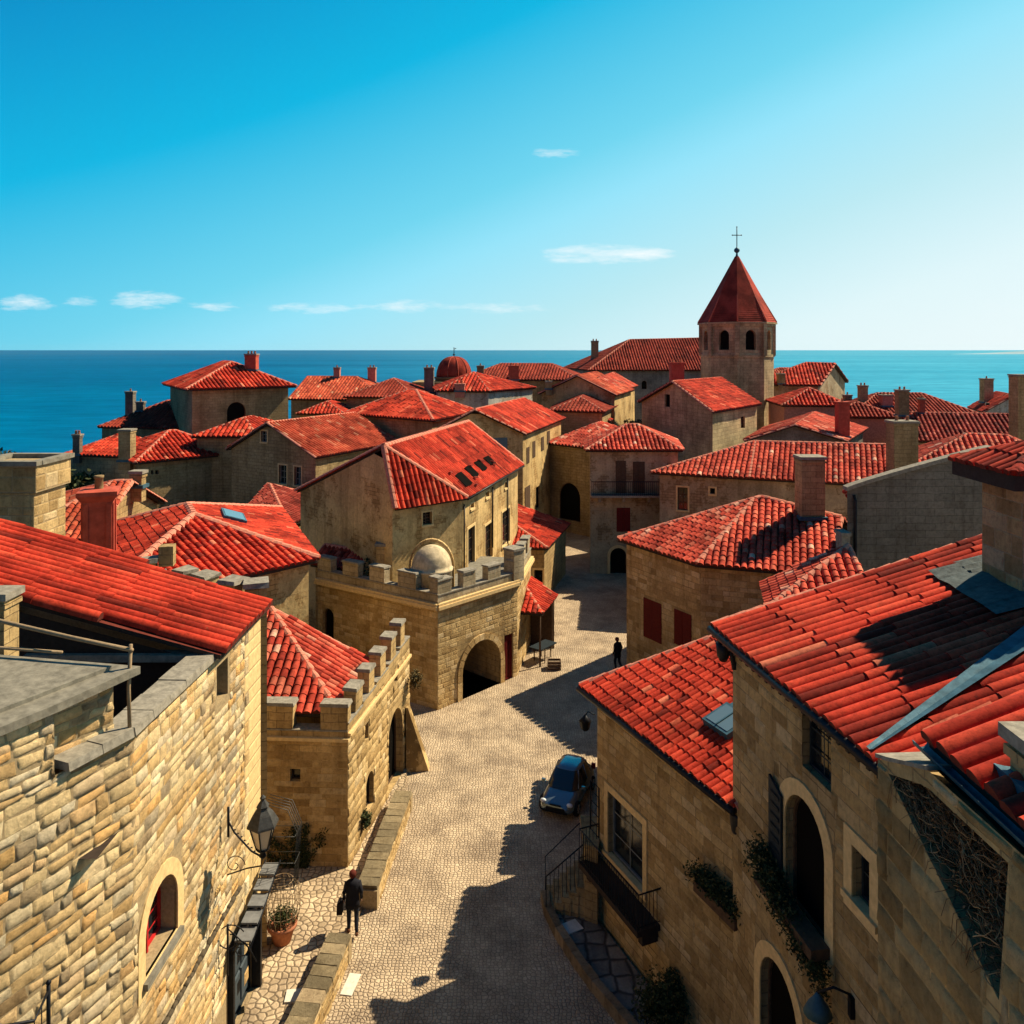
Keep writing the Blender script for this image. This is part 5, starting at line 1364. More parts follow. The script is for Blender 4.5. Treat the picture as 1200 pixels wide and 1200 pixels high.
# grey house with stone-coped gable
def grey_house():
    t=thing('house','grey shaded house with long sloping stone coping and black downpipe','house',(18,37,0))
    A,B,C,D=(13.75,33.6),(19.6,33.6),(22.5,41),(17.6,41.5)
    za=H-(575-HY)*33.6/F; zb=H-(527-HY)*33.6/F
    mb=MB(); f=lambda u:za+(zb-za)*(u/5.85)**.9
    win=(*opening_px(A,B,1044,749,1054,757),0,0)
    P=wall_seg(mb,A,B,-.2,f,[],0); wall_seg(mb,B,C,-.2,lambda u:zb-.1-u*.31,[],0); wall_seg(mb,C,D,-.2,lambda u:zb-2.7-u*.25,[],0); wall_seg(mb,D,A,-.2,lambda u:za-2.35+u*.27,[],0)
    # set-back right part
    wall_seg(mb,(19.0,35.2),(22,35.2),-.2,lambda u:12.2,[],0)
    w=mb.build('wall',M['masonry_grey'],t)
    q=[Vector((A[0],A[1]+.1,za-.1)),Vector((B[0],B[1]+.1,zb-.1)),Vector((C[0],C[1],zb-2.6)),Vector((D[0],D[1],za-2.3))]
    mb=MB(); tile_face(mb,q,.3,.4,4); mb.build('roof',[M['tile'],M['under']],t)
    mb=MB(); N=14
    for i in range(N):
        u0,u1=5.95*i/N,5.95*(i+1)/N; p=P(u0-.05,f(max(0,u0)),.12); q=P(u1-.06,f(min(5.85,u1)),.12); d=Vector((0,.45,0)); h=Vector((0,0,.16))
        V=[p,q,q+d,p+d,p+h,q+h,q+d+h,p+d+h]; mb.faces(V,[(0,3,2,1),(4,5,6,7),(0,1,5,4),(1,2,6,5),(2,3,7,6),(3,0,4,7)],0,R.random())
    mb.build('coping',M['coping'],w)
    mb=MB(); mb.tube([P(.28,za-.2,.0),P(.28,za-.4,.12),P(.28,0,.12)],.07,7); mb.build('downpipe',M['pipe'],t)
    mb=MB(); mb.prism([(13.4,33.3),(13.74,33.3),(13.74,33.9),(13.4,33.9)],0,H-(628-HY)*33.3/F); mb.prism([(13.35,33.2),(13.76,33.2),(13.76,34.0),(13.35,34.0)],H-(628-HY)*33.3/F,H-(624-HY)*33.3/F); mb.build('pier',M['coping'],t)
    mb=MB(); p=[Vector((18.6,34.2,12.0)),Vector((20.3,34.2,12.6)),Vector((20.3,36,12.6)),Vector((18.6,36,12.0))]; 
    for a in (0,): mb.faces(p+[x-Vector((0,0,.18)) for x in p],[(0,1,2,3),(4,7,6,5),(0,4,5,1),(0,3,7,4),(1,5,6,2)])
    mb.build('slate_roof',M['lead_d'],t)
grey_house()
house('house','tiny tiled lean-to roof patch between the shuttered house and the long red tiles','outbuilding',
  [(9.35,29.9),(13.1,29.3),(13.4,32.6),(10.1,33.1)],7.55,[26,None,None,26],'masonry','tile_pale',.2,-.2,T2)

# ------------------------------------------------------------ church
def church():
    t=thing('bell_tower','octagonal stone bell tower with steep red spire, ball and cross','tower',(27.2,101,0))
    cx,cy,Rr=27.45,100.0,4.3; ph=math.radians(22.5+8)
    P8=lambda r:[(cx+r*math.cos(ph+k*math.pi/4),cy+r*math.sin(ph+k*math.pi/4)) for k in range(8)]
    poly=P8(Rr); mb=MB(); z1=20.1; zb=H-(417-HY)*96/F
    for i in range(8):
        a,b=poly[i],poly[(i+1)%8]; lw=math.hypot(b[0]-a[0],b[1]-a[1]); ops=[]
        ops=[(lw/2-.62,lw/2+.62,zb+.7,z1-.75,1.0,0)]
        nrm=((a[1]+b[1])/2-cy); 
        P=wall_seg(mb,a,b,-.3,lambda u:z1,ops,0,.5)
        fit_window(P,ops[0],'void',t,'masonry_brown' if False else 'wood',.45)
        # pilasters
    w=mb.build('wall',[M['masonry_tower'],M['ashlar'],M['void']],t)
    mb=MB()
    for (z,h,o) in ((zb-.15,.3,.14),(z1-.28,.28,.22),(z1-.02,.2,.42)): mb.prism(P8(Rr+o),z,z+h)
    for k in range(8):
        a=P8(Rr-.05)[k]; mb.box((a[0],a[1],(zb+z1)/2),(.55,.55,z1-zb),ph+k*math.pi/4)
    mb.build('cornice',M['masonry_tower'],w)
    mb=MB(); base=P8(Rr+.33); zt=28.4; z0=z1+.18
    for i in range(8):
        a,b=base[i],base[(i+1)%8]; mb.face([(a[0],a[1],z0),(b[0],b[1],z0),(cx+.25*math.cos(ph+(i+1)*math.pi/4),cy+.25*math.sin(ph+(i+1)*math.pi/4),zt),(cx+.25*math.cos(ph+i*math.pi/4),cy+.25*math.sin(ph+i*math.pi/4),zt)],0,.5)
        # shingle courses
        n_=34
        for k in range(n_):
            f0,f1=k/n_,(k+1)/n_; A=Vector((a[0],a[1],z0)); B=Vector((b[0],b[1],z0)); T=Vector((cx,cy,zt)); nn=((B-A).cross(T-A)).normalized()*.05
            p0,p1=A+(T-A)*f0,B+(T-B)*f0; q0,q1=A+(T-A)*f1*.99,B+(T-B)*f1*.99
            mb.face([p0+nn,p1+nn,q1,q0],0,min(1,max(0,R.gauss(.5,.15)))); mb.face([p0,p1,p1+nn,p0+nn],0,.1)
        mb.tube([(a[0],a[1],z0+.05),(cx,cy,zt)],.10,5,1,.5,.06)
    mb.build('spire',[M['tile_spire'],M['cap_spire']],t)
    mb=MB(); mb.lathe((cx,cy,zt-.75),[(.52,0),(.42,.25),(.2,.7),(.12,1.0),(.10,1.15),(.32,1.35),(.36,1.5),(.30,1.68),(.08,1.85),(.05,1.95)],12); mb.build('finial',M['lead'],t)
    mb=MB(); mb.tube([(cx,cy,zt+1.0),(cx,cy,32.0)],.055,6); mb.tube([(cx-.55,cy,31.0),(cx+.55,cy,31.0)],.055,6)
    for p in ((cx-.55,31.0),(cx+.55,31.0),(cx,32.0)): mb.lathe((p[0],cy,p[1]-.08),[(.03,0),(.10,.08),(.03,.16)],8)
    mb.build('cross',M['iron'],t)
M['masonry_tower']=m_brick('weathered_tower_masonry',(.56,.43,.23),(.44,.335,.18),(.28,.215,.12),.7,.34,.45)
M['tile_spire']=m_tile('dark_red_spire_tile',[(0,(.22,.03,.018)),(.5,(.36,.048,.028)),(1,(.44,.075,.05))]); M['cap_spire']=m_plain('spire_hip_tile',(.5,.12,.07),.8,0,5,.3,.3)
church()
F2=dict(w=.42,L=.55,seg=3)
house('church_nave','large church nave with hipped dull red roof beside the bell tower','church',
  [(11.3,121),(30,121),(30,141),(8.8,139)],13.95,[26,None,26,28],'masonry_blue','tile_brown',.4,-1,F2,
  [(0,709,446,715,456,'void',dict(arch=1)),(0,729,446,735,456,'void',dict(arch=1)),(0,752,446,758,456,'void',dict(arch=1))],
  [(697,421,8,399,dict(kind='masonry_brown',pots=2))],capr=.16)
house('house','gabled house with bright red roof and pale side wall before the bell tower','house',
  [(17.7,72),(25.0,82.3),(20.7,97),(13.3,86.4)],11.5,[22,None,22,None],'masonry_tower','tile',.35,-.5,F2,
  [(3,779,462,785,477,'void',{}),(0,868,488,873,502,'sash',{})],[(793,440,15,424,dict(kind='redstucco',pots=3,d=1.2,cap='redstucco'))],capr=.15)
house('house','red roofed side building stepping down right of the bell tower','house',
  [(29.5,103),(38,101),(46,112),(35,116)],12.6,[22,None,22,22],'plaster_tan','tile',.35,-.5,F2,(),[(915,450,8,437,dict(kind='masonry_brown'))])
house('house','sunlit red roof with diagonal ridge seen against the sea right of the tower','house',
  [(33,112),(44,114),(46,124),(34,122)],12.2,[24,24,24,24],'plaster','tile_orange',.35,-.5,F2)
house('house','grey gabled house with sunlit roof slope behind the wide dotted roof','house',
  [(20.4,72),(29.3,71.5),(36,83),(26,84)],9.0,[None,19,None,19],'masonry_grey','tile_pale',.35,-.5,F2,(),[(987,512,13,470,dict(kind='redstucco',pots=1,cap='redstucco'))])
house('house','low house with sunlit roof and red stucco front right of the tower foot','house',
  [(29,88),(36,87),(38,95),(30,97)],11.0,[24,24,24,24],'pink','tile',.3,-.5,F2)
house('house','reddish house with round-topped dormer and several chimneys facing the sea','house',
  [(34.5,90),(42.5,89),(44,99),(36,100)],9.6,[26,20,26,20],'pink','tile_brown',.3,-.5,F2,(),[(1011,464,9,451,dict(kind='masonry_brown',pots=2)),(993,470,8,462,dict(kind='masonry_brown'))])
house('house','sunlit red roofed house left of the sloping stone coping','house',
  [(29.3,61),(41,57.5),(44,66),(33,70)],8.2,[25,25,25,25],'plaster_tan','tile_pale',.35,-.5,F2)
house('house','long house with ribbed old dark roof left of the white cottage','house',
  [(38,78),(50,75),(53,85),(41,88)],8.3,[24,None,24,None],'plaster_tan','tile_dark',.3,-.5,F2,(),[(1057,482,12,456,dict(kind='masonry_brown',pots=2)),(1080,484,6,466,dict(kind='redstucco'))])
house('house','row house with brown red roof and tall chimney right of the reddish house','house',
  [(38,92),(53,92),(54,102),(38.5,102)],9.6,[24,24,24,24],'plaster_tan','tile_brown',.3,-.5,F2,(),[(1038,476,12,462,dict(kind='pink',pots=2))])
house('house','wide brown red roof in front of the white gabled cottage by the sea','house',
  [(49,82),(66,76),(70,88),(53,94)],8.6,[22,22,22,22],'plaster_tan','tile_brown',.3,-.5,F2)
house('cottage','small white gabled cottage with one chimney at the sea on the right','house',
  [(61,106),(69,106),(72,115),(64,115)],8.9,[None,30,None,30],'plaster_white','tile',.3,-.5,F2,[(0,1152,472,1160,475,'void',{})],[(1156,460,11,443,dict(kind='masonry_tower'))])
house('house','house cut by the right frame edge behind the tiled chimney','house',
  [(54,68),(72,66),(75,77),(57,79)],9.3,[24,24,24,24],'plaster_tan','tile_dark',.3,-.5,F2,(),[(1195,480,15,438,dict(kind='masonry',pots=0,d=1.4))])

# ------------------------------------------------------------ street end, centre
house('house','tall narrow golden house with bright plain red gable roof behind the townhouse','house',
  [(-7.2,65.1),(1.15,67.9),(5.4,83.5),(-3.0,80.7)],10.0,[None,30,None,30],'plaster','tile_orange',.3,-.3,dict(w=.34,L=.8,seg=3),
  [(0,577,513,594,541,'shutter',dict(col='bluegrey',sur=0)),(1,617,524,620,543,'shutter',{}),(1,624,517,627,536,'shutter',{}),(1,634,512,637,528,'shutter',{}),(1,641,505,644,520,'shutter',{}),
   (1,615,570,621,604,'shutter',{}),(1,628,570,633,596,'void',{}),(1,646,500,648,514,'shutter',{})],[(541,480,14,450,dict(kind='pink',pots=2,cap='pink'))]) if False else None
M['bluegrey']=m_plain('blue_grey_paint',(.13,.17,.18),.7,0,5,.2,.2)
house('house','tall narrow golden house with bright plain red gable roof behind the townhouse','house',
  [(-7.2,65.1),(1.15,67.9),(5.4,83.5),(-3.0,80.7)],10.0,[None,30,None,30],'plaster','tile',.3,-.3,dict(w=.34,L=.8,seg=3),
  [(0,577,513,594,541,'shutter',dict(col='bluegrey',sur=0)),(1,617,524,620,543,'shutter',{}),(1,624,517,627,536,'shutter',{}),(1,634,512,637,528,'shutter',{}),(1,641,505,644,520,'shutter',{}),
   (1,615,570,621,604,'shutter',{}),(1,628,570,633,596,'void',{})])
house('house','little street house with lopsided red lean-to roof against the golden houses','house',
  [(-.6,55.2),(2.35,54.8),(4.4,62.5),(.2,62.6)],3.7,[24,20,None,None],'masonry','tile',.25,-.2,dict(w=.28,L=.5,seg=4),[(0,626,668,645,690,'void',{})])
def market_shelter():
    t=thing('shelter','small tiled shelter roof on posts beside the gatehouse','shelter',(1.4,45,0))
    poly=[(.25,43.9),(1.6,43.6),(2.55,46.8),(.9,47.6)]
    r=Roof(poly,2.95,[20,27,None,None]); roof_mesh(r.faces(),poly,dict(w=.28,L=.34,seg=5),[M['tile'],M['under'],M['cap'],M['eave']],t,.1)
    mb=MB()
    for (x,y) in ((.45,44.1),(1.5,43.9),(2.35,46.6)):
        mb=MB(); mb.tube([(x,y,0),(x,y,3.0)],.06,6); mb.build('post',M['wood'],t)
    mb=MB(); mb.box((1.62,47.0,1.4),(1.5,.06,2.8),-.45); mb.box((.62,45.8,1.4),(.06,3.0,2.8),-.12); mb.build('shade_panel',M['wood'],t)  # dark boards added to darken the inside of the shelter
    t=thing('market_table','small dark trestle table under the tiled shelter','table',(1.6,44.6,0))
    mb=MB(); mb.box((1.7,44.9,.82),(1.5,.8,.06),.9); mb.build('tabletop',M['greenwood'],t); 
    for (dx,dy) in ((-.6,-.2),(.1,-.6),(.55,.5),(-.1,.6)):
        mb=MB(); mb.tube([(1.7+dx*.8,44.9+dy*.8,0),(1.7+dx*.8,44.9+dy*.8,.8)],.03,5); mb.build('leg',M['wood'],t)
    t=thing('crate','dark wooden crate on the ground beside the trestle table','crate',(2.3,43.7,0))
    mb=MB()
    for z in (.08,.24,.40):
        for (c,d) in (((2.25,43.4),(.7,.04)),((2.25,43.9),(.7,.04)),((1.92,43.65),(.04,.5)),((2.58,43.65),(.04,.5))): mb.box((c[0],c[1],z),(d[0],d[1],.11))
    mb.build('slat',M['wood'],t)
market_shelter()
house('house','shaded house with old dark tile roof and blind arch at the end of the street','house',
  [(1.6,76.5),(5.7,70.0),(8,80),(4,88)],8.4,[20,24,20,24],'masonry_brown','tile_pale',.3,-.3,F2,[(0,668,575,684,605,'void',dict(arch=1,sur=.0))]) if False else None
house('house','shaded house with blind arch closing the far end of the street','house',
  [(3.2,78.0),(8.4,72.5),(14,81),(8,88)],8.1,[22,24,22,24],'masonry_brown','tile_pale',.3,-.3,F2,[(0,655,566,680,610,'void',dict(arch=1,sur=.0))])
house('house','narrow house with two sunlit roof facets above the blind arch house','house',
  [(6,88),(10.6,88),(12.4,97),(8.5,99)],9.3,[22,22,22,22],'plaster','tile',.3,-.3,F2,(),[(690,497,7,482,dict(kind='pink',pots=0))])
house('house','stepped house with dark left roof slope in the middle of the old town','house',
  [(3,93),(11.5,90),(15,101),(6,104)],12.0,[None,25,None,25],'plaster','tile_orange',.3,-.3,F2,(),[(643,462,7,446,dict(kind='masonry'))])
house('house','house with sunlit pinkish roof end close below the church nave','house',
  [(7.5,97),(12.6,95),(16.5,108),(10.5,111)],12.2,[None,28,None,28],'plaster','tile_pale',.3,-.3,F2)
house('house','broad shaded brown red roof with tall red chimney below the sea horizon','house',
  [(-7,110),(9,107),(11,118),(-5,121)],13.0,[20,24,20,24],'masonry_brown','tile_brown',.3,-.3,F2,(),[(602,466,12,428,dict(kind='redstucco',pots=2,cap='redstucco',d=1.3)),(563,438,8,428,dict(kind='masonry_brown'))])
house('house','red roof with pinkish chimney right behind the pyramid roofed tower house','house',
  [(-8.5,93),(-2.5,92),(3,101),(-10,103)],12.3,[22,24,22,24],'plaster_white','tile',.3,-.3,F2,(),[(539,470,11,449,dict(kind='pink',pots=2,cap='pink',d=1.2))])
house('house','low shaded roof strip stepping down behind the plain red gable roof','house',
  [(4,86),(9.5,84),(12,93),(5,95)],10.6,[22,22,22,22],'masonry_brown','tile_brown',.3,-.3,F2)
def dome_house():
    t=thing('domed_chapel','small chapel with ribbed red dome and finial on the sea skyline','chapel',(-9,126,0))
    cx=(532-600)/F*126; mb=MB(); mb.prism([(cx-6,122),(cx+5,122),(cx+5,131),(cx-6,131)],-1,12.2); mb.lathe((cx,126,12),[(2.9,0),(2.9,.6),(3.1,.65),(3.1,.85)],16); w=mb.build('wall',M['masonry_brown'],t)
    mb=MB(); pr=[(2.65*math.cos(a)**.8 if a<1.5 else .15,12.85-12+.0+3.1*math.sin(a)) for a in [i*math.pi/2/10 for i in range(11)]]; mb.lathe((cx,126,12),pr,20)
    for k in range(10):
        a=2*math.pi*k/10; mb.tube([(cx+math.cos(a)*(r+.03),126+math.sin(a)*(r+.03),12+z) for r,z in pr],.07,4,1)
    mb.build('dome',[M['tile_spire'],M['redstucco']],t)
    mb=MB(); mb.tube([(cx,126,15.8),(cx,126,17.4)],.06,5); mb.lathe((cx,126,16.1),[(.05,0),(.22,.15),(.05,.32)],8); mb.tube([(cx,126,17.1),(cx+.35,126,17.25)],.05,4); mb.build('finial',M['iron'],t)
dome_house()
# ------------------------------------------------------------ left town
house('tower_house','square house with pyramid roof and dark arched opening above the sea','house',
  [(-30.9,77.6),(-22.3,84.8),(-30,98),(-38.8,91)],13.2,[24,24,24,24],'masonry_brown','tile',.7,-3,dict(w=.42,L=.9,seg=4),
  [(0,266,471,288,499,'void',dict(arch=1.0))],[(295,434,13,414,dict(kind='redstucco',pots=3))],capr=.17)
house('house','tower-like house with broad hipped roof in the centre of the old town','house',
  [(-15.9,77.0),(-6.65,69.2),(-3.2,79.5),(-12,88)],11.0,[22,22,22,22],'masonry_brown','tile',.35,-.3,dict(w=.38,L=.8,seg=4),capr=.16)
house('house','gabled brown house with three narrow white-framed windows facing the camera','house',
  [(-23.3,66.8),(-14.7,61.4),(-9.8,71.6),(-18.4,77)],8.9,[None,24,None,26],'masonry_brown','tile_orange',.3,-.3,dict(w=.34,L=.5,seg=4),
  [(0,306,505,313,518,'sash',dict(sur=.12,col='coping')),(0,327,545,336,567,'sash',dict(sur=.12,col='coping')),(0,345,547,353,569,'sash',dict(sur=.12,col='coping'))])
house('house','house with small red hip roof between the tower house and brown gable','house',
  [(-27.2,69.5),(-21.6,69.5),(-19,76),(-26,77)],9.6,[24,24,24,24],'masonry_brown','tile',.3,-.3,F2)
house('house','low stone house with two hipped roof peaks and broken front near the sea','house',
  [(-29.9,65.0),(-23.6,71.2),(-29.5,78.5),(-36.0,72.0)],8.0,[22,24,22,24],'masonry_brown','tile',.4,-3,dict(w=.38,L=.5,seg=4),
  [(0,177,551,180,556,'void',{}),(0,182,551,186,556,'void',{})],[(149,545,14,502,dict(kind='masonry_brown',pots=0,d=1.0))],capr=.15)
house('house','left roof wing with thin chimney at the edge of the sea','house',
  [(-37.6,68.8),(-31,67.0),(-30.6,74),(-37,76)],8.2,[22,24,22,24],'masonry_tower','tile',.3,-5,dict(w=.38,L=.5,seg=4),(),[(91,533,8,508,dict(kind='masonry_grey',pots=2))])
house('house','dark-sided red roofed house left behind the tower house against the sea','house',
  [(-44.5,88),(-34,85.5),(-33,97),(-43,99)],8.7,[26,26,26,26],'masonry_brown','tile_brown',.3,-5,F2,(),[(153,480,9,458,dict(kind='masonry_grey',pots=1)),(165,482,8,470,dict(kind='masonry_grey'))])
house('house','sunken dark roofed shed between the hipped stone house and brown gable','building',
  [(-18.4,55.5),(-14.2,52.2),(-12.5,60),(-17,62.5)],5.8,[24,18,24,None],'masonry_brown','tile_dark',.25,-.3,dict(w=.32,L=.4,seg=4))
house('house','long far house with two chimneys and bare earthen gable above the sea','house',
  [(-29,106),(-16,104),(-14,116),(-27,118)],10.6,[24,24,24,None],'masonry_brown','tile_orange',.3,-.5,F2,(),[(395,443,7,430,dict(kind='pink')),(436,446,9,430,dict(kind='pink',pots=2))])
house('house','small shadowed roof right of the long far house below the horizon','house',
  [(-20,97),(-11,95),(-9,104),(-18,106)],11.4,[24,24,24,24],'masonry_brown','tile_brown',.3,-.5,F2,(),[(503,452,11,430,dict(kind='masonry_grey',pots=2))])
house('cottage','tiny red roofed cottage right behind the square tower house','house',
  [(-24.5,93),(-19,93),(-18.5,100),(-24,100)],9.7,[24,24,24,24],'masonry_brown','tile',.3,-.5,F2)
h5,r5,ip5,Ps5,ro5=house('house','big red hipped roof house with glass skylight behind the rampart, arched window below','house',
  [(-13.9,26.3),(-7.85,33.2),(-12.4,43.8),(-20.5,37)],8.5,[19,19,19,19],'plaster','tile',.35,-.3,dict(w=.29,L=.34,seg=5),
  [(0,327,738,345,775,'sash',dict(arch=1.0,sur=.16,bars=(1,1)))],
  [],capr=.17)
def red_chimney():
    x,y=PY(116,640,28.5)[:2]; zb=r5.h(x,y) if r5.h(x,y)>8 else 9.3; k=28.5/F; zt=H-(574-HY)*k; mb=MB(); ang=.35
    mb.box((x,y,(zb-.8+zt)/2),(.92,.92,zt-zb+.8),ang,0)
    mb.lathe((x,y,zb-.1),[(.98,-.4),(.95,0),(.80,.22),(.66,.42),(.64,.5)],4,0,.5,ang+math.pi/4,False)
    mb.lathe((x,y,zt-.25),[(.66,-.25),(.70,-.1),(.84,.05),(.90,.12),(.90,.26),(.6,.3)],4,0,.5,ang+math.pi/4,False)
    ca,sa=math.cos(ang),math.sin(ang)
    for (lx,ly,w_,d_) in ((-.36,-.48,.16,.06),(.36,-.48,.16,.06),(.48,-.36,.06,.16),(.48,.36,.06,.16),(-.48,-.36,.06,.16),(-.48,.36,.06,.16)):
        mb.box((x+lx*ca-ly*sa,y+lx*sa+ly*ca,(zb+.3+zt-.4)/2),(w_,d_,zt-zb-.7),ang,0)
    mb.lathe((x,y,zt),[(.16,0),(.15,.05),(.14,.4),(.17,.42),(.17,.5),(.1,.5)],8,1)
    mb.build('chimney',[M['redstucco'],M['masonry']],ro5,'tall red stucco chimney with recessed panels and flared base')
red_chimney()
def sky5():
    mb=MB(); k=(272-600)/F; Y=34.0
    while Y<45:
        if H-(609-HY)*Y/F<=r5.h(k*Y,Y): break
        Y+=.02
    c=Vector((k*Y,Y,r5.h(k*Y,Y))); print('sky5',c)
    pl=max(r5.pl,key=lambda q:0 if q[4] is None else -abs(r5.ze+((c.x-q[0])*q[2]+(c.y-q[1])*q[3])*q[4]-c.z))
    up=Vector((pl[2],pl[3],pl[4])).normalized(); s=Vector((-pl[3],pl[2],0)); n=s.cross(up); n=n if n.z>0 else -n
    V=[c+s*a*.95+up*b*.5+n*zz for zz in (0,.25) for a,b in ((-1,-1),(1,-1),(1,1),(-1,1))]; mb.faces(V,[(4,5,6,7),(0,1,5,4),(1,2,6,5),(2,3,7,6),(3,0,4,7)])
    V=[c+s*a*.85+up*b*.42+n*.262 for a,b in ((-1,-1),(1,-1),(1,1),(-1,1))]; mb.face(V,1); mb.build('skylight',[M['lead'],M['skyglass']],ro5)
sky5()
house('house','red roofed wing with dark hollow left behind the red stucco chimney','house',
  [(-21.0,33.5),(-17.5,34),(-18,42.5),(-25,42)],9.1,[22,None,22,22],'masonry','tile_orange',.3,-.3,dict(w=.29,L=.34,seg=4),(),[(162,590,13,566,dict(kind='masonry',pots=0))])
house('shed','small shaded red roof behind the crenellated terrace and smoking haze','building',
  [(-11.6,47.0),(-8.6,45.0),(-7.4,48.5),(-10.4,50)],5.6,[26,20,26,None],'masonry_brown','tile_dark',.2,-.3,dict(w=.3,L=.4,seg=4)) if False else None
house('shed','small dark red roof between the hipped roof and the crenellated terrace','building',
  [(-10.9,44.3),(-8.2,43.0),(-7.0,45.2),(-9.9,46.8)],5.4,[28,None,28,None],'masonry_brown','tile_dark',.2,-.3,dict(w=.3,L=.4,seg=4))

# ------------------------------------------------------------ vegetation
def bush(name,label,c,r,n,size=.08,mat_='leaf',sq=(1,1,.8),cat='plant',stems=6,grp=None):
    t=thing(name,label,cat,tuple(c),grp)
    mb=MB()
    for k in range(stems): mb.tube([(c[0],c[1],c[2]),(c[0]+R.uniform(-.5,.5)*r*sq[0],c[1]+R.uniform(-.5,.5)*r*sq[1],c[2]+r*sq[2]*R.uniform(.8,1.5))],.02+r*.01,4,r2=.006)
    mb.build('stem',M['bark'],t)
    mb=MB(); cc=(c[0],c[1],c[2]+r*sq[2]*.9); small_bush(mb,cc,r,n,size,sq)
    for k in range(5): small_bush(mb,(cc[0]+R.uniform(-.7,.7)*r*sq[0],cc[1]+R.uniform(-.7,.7)*r*sq[1],cc[2]+R.uniform(-.2,.7)*r*sq[2]),r*.45,n//7,size)
    mb.build('foliage',M[mat_],t); return t
c=PZ(402,772,3.2); bush('shrub','dry golden shrub in the dark courtyard behind the bastion battlements',(-7.4,34.4,.8),1.5,2600,.075,'dryleaf',(1.2,.8,1.0),stems=14)
bush('shrub','dark leafy shrub beside the dry golden one in the courtyard',(-9.4,35.6,.3),1.7,2200,.09,'leaf',(1,1,.9),stems=10)
c=PY(484,792,34.0); bush('wall_plant','brown tufted plant growing out of the far end of the bastion wall',(-3.95,33.3,c.z-.25),.42,620,.05,'dryleaf',(.7,.8,1.0))
c=PY(427,965,27.8); bush('wall_plant','small green plant at the foot of the bastion beside its slit window',(-5.0,28.0,c.z-.3),.28,420,.045,'leaf',(.7,1,1.2))
def creeper():
    t=thing('creeper','dark creeper spreading over the shaded front wall of the bastion','plant',(-6.6,26.6,.2))
    mb=MB(); pts=[]
    for k in range(16):
        x=-6.9+R.uniform(-.2,.2); z=.15; P_=[]
        an=math.pi/2+R.gauss(0,.6)
        for i in range(9): P_.append((x,26.74-R.uniform(0,.05),z)); x+=math.cos(an)*.17; z+=abs(math.sin(an))*.17; an+=R.gauss(0,.3)
        mb.tube(P_,.012,4,0,.5,.004); pts+=P_
    mb.build('stem',M['bark'],t); mb=MB()
    for p in pts:
        for q in range(14): small_bush(mb,(p[0]+R.gauss(0,.07),p[1]-.05,p[2]+R.gauss(0,.07)),.08,1,.05,(1,.5,1))
    mb.build('foliage',M['leaf'],t)
creeper()
def tree(label,x,y,z,h,r,n=1400,grp=None,size=.22,m='leaf'):
    t=thing('tree',label,'tree',(x,y,z),grp)
    mb=MB(); mb.tube([(x,y,z-.3),(x+.1,y,z+h*.35),(x-.1,y,z+h*.7)],.09*h**.6,7,0,.5,.03*h**.5)
    for k in range(6):
        a=R.uniform(0,6.28); mb.tube([(x,y,z+h*R.uniform(.3,.5)),(x+math.cos(a)*r*.5,y+math.sin(a)*r*.5,z+h*.65),(x+math.cos(a)*r*.8,y+math.sin(a)*r*.8,z+h*R.uniform(.7,.85))],.1,5,0,.5,.02)
    mb.build('trunk',M['bark'],t); mb=MB()
    for k in range(9):
        a=R.uniform(0,6.28); q=r*R.uniform(0,.75); rr=r*R.uniform(.32,.55)
        small_bush(mb,(x+math.cos(a)*q,y+math.sin(a)*q,z+h*R.uniform(.5,.9)),rr,n//9,size,(1,1,.8))
    mb.build('crown',M[m],t)
tree('dark leafy tree nearest the church nave, left one of the courtyard trees',12.6,90.6,-.1,11.3,2.4,2400,'trees below the church nave')
tree('dark tree with dry golden top in front of the church nave wall',14.9,89.5,0,11.0,2.3,2400,'trees below the church nave',.2,'dryleaf')
tree('small dark round tree squeezed behind the pyramid roofed plaster house',13.6,86.5,0,9.6,1.9,1500,'trees below the church nave')
slope=['scrubby dark tree on the coastal slope left of the low stone house','second dark tree on the coastal slope, close behind the cream chimney stack','low dark tree nearest the sea on the left coastal slope','dark tree under the thin chimney at the left coast']
for i,(x,y) in enumerate([(-35.2,60.5),(-38.6,65.5),(-43,72),(-35.4,65)]):
    tree(slope[i],x,y,ground_h(x,y),(7.6,8.3,8.6,7.9)[i],2.6,1500,'trees on the left coastal slope',.28)
bush('shrub','weedy dark shrub growing beside the crenellated terrace and the small dark roof',(-6.95,42.9,4.9),.9,900,.06,'leaf',(1,.7,.8))
# potted plant with wire trellis
def potted():
    c=(-6.55,23.35,.14); t=thing('potted_plant','terracotta pot of dark flowers inside a tall wire trellis by the door','plant',c)
    mb=MB(); mb.lathe(c,[(.24,0),(.36,.42),(.42,.44),(.42,.54),(.36,.54),(.34,.46)],18); mb.build('pot',M['pot'],t)
    mb=MB(); small_bush(mb,(c[0],c[1],c[2]+.72),.44,1100,.04,(1,1,.55)); mb.build('foliage',M['leaf'],t)
    mb=MB()
    for k in range(18):
        a=2*math.pi*k/18; r=.5; mb.tube([(c[0]+.38*math.cos(a),c[1]+.38*math.sin(a),c[2]+.5),(c[0]+r*math.cos(a),c[1]+r*math.sin(a),c[2]+.9),(c[0]+r*math.cos(a),c[1]+r*math.sin(a),c[2]+1.5),(c[0]+.3*math.cos(a),c[1]+.3*math.sin(a),c[2]+1.75)],.009,4)
    for z,r in ((.9,.5),(1.2,.5),(1.5,.5),(1.75,.3)): mb.tube([(c[0]+r*math.cos(2*math.pi*k/20),c[1]+r*math.sin(2*math.pi*k/20),c[2]+z) for k in range(21)],.010,4,cap=False)
    mb.build('trellis',M['polewood'],t)
potted()
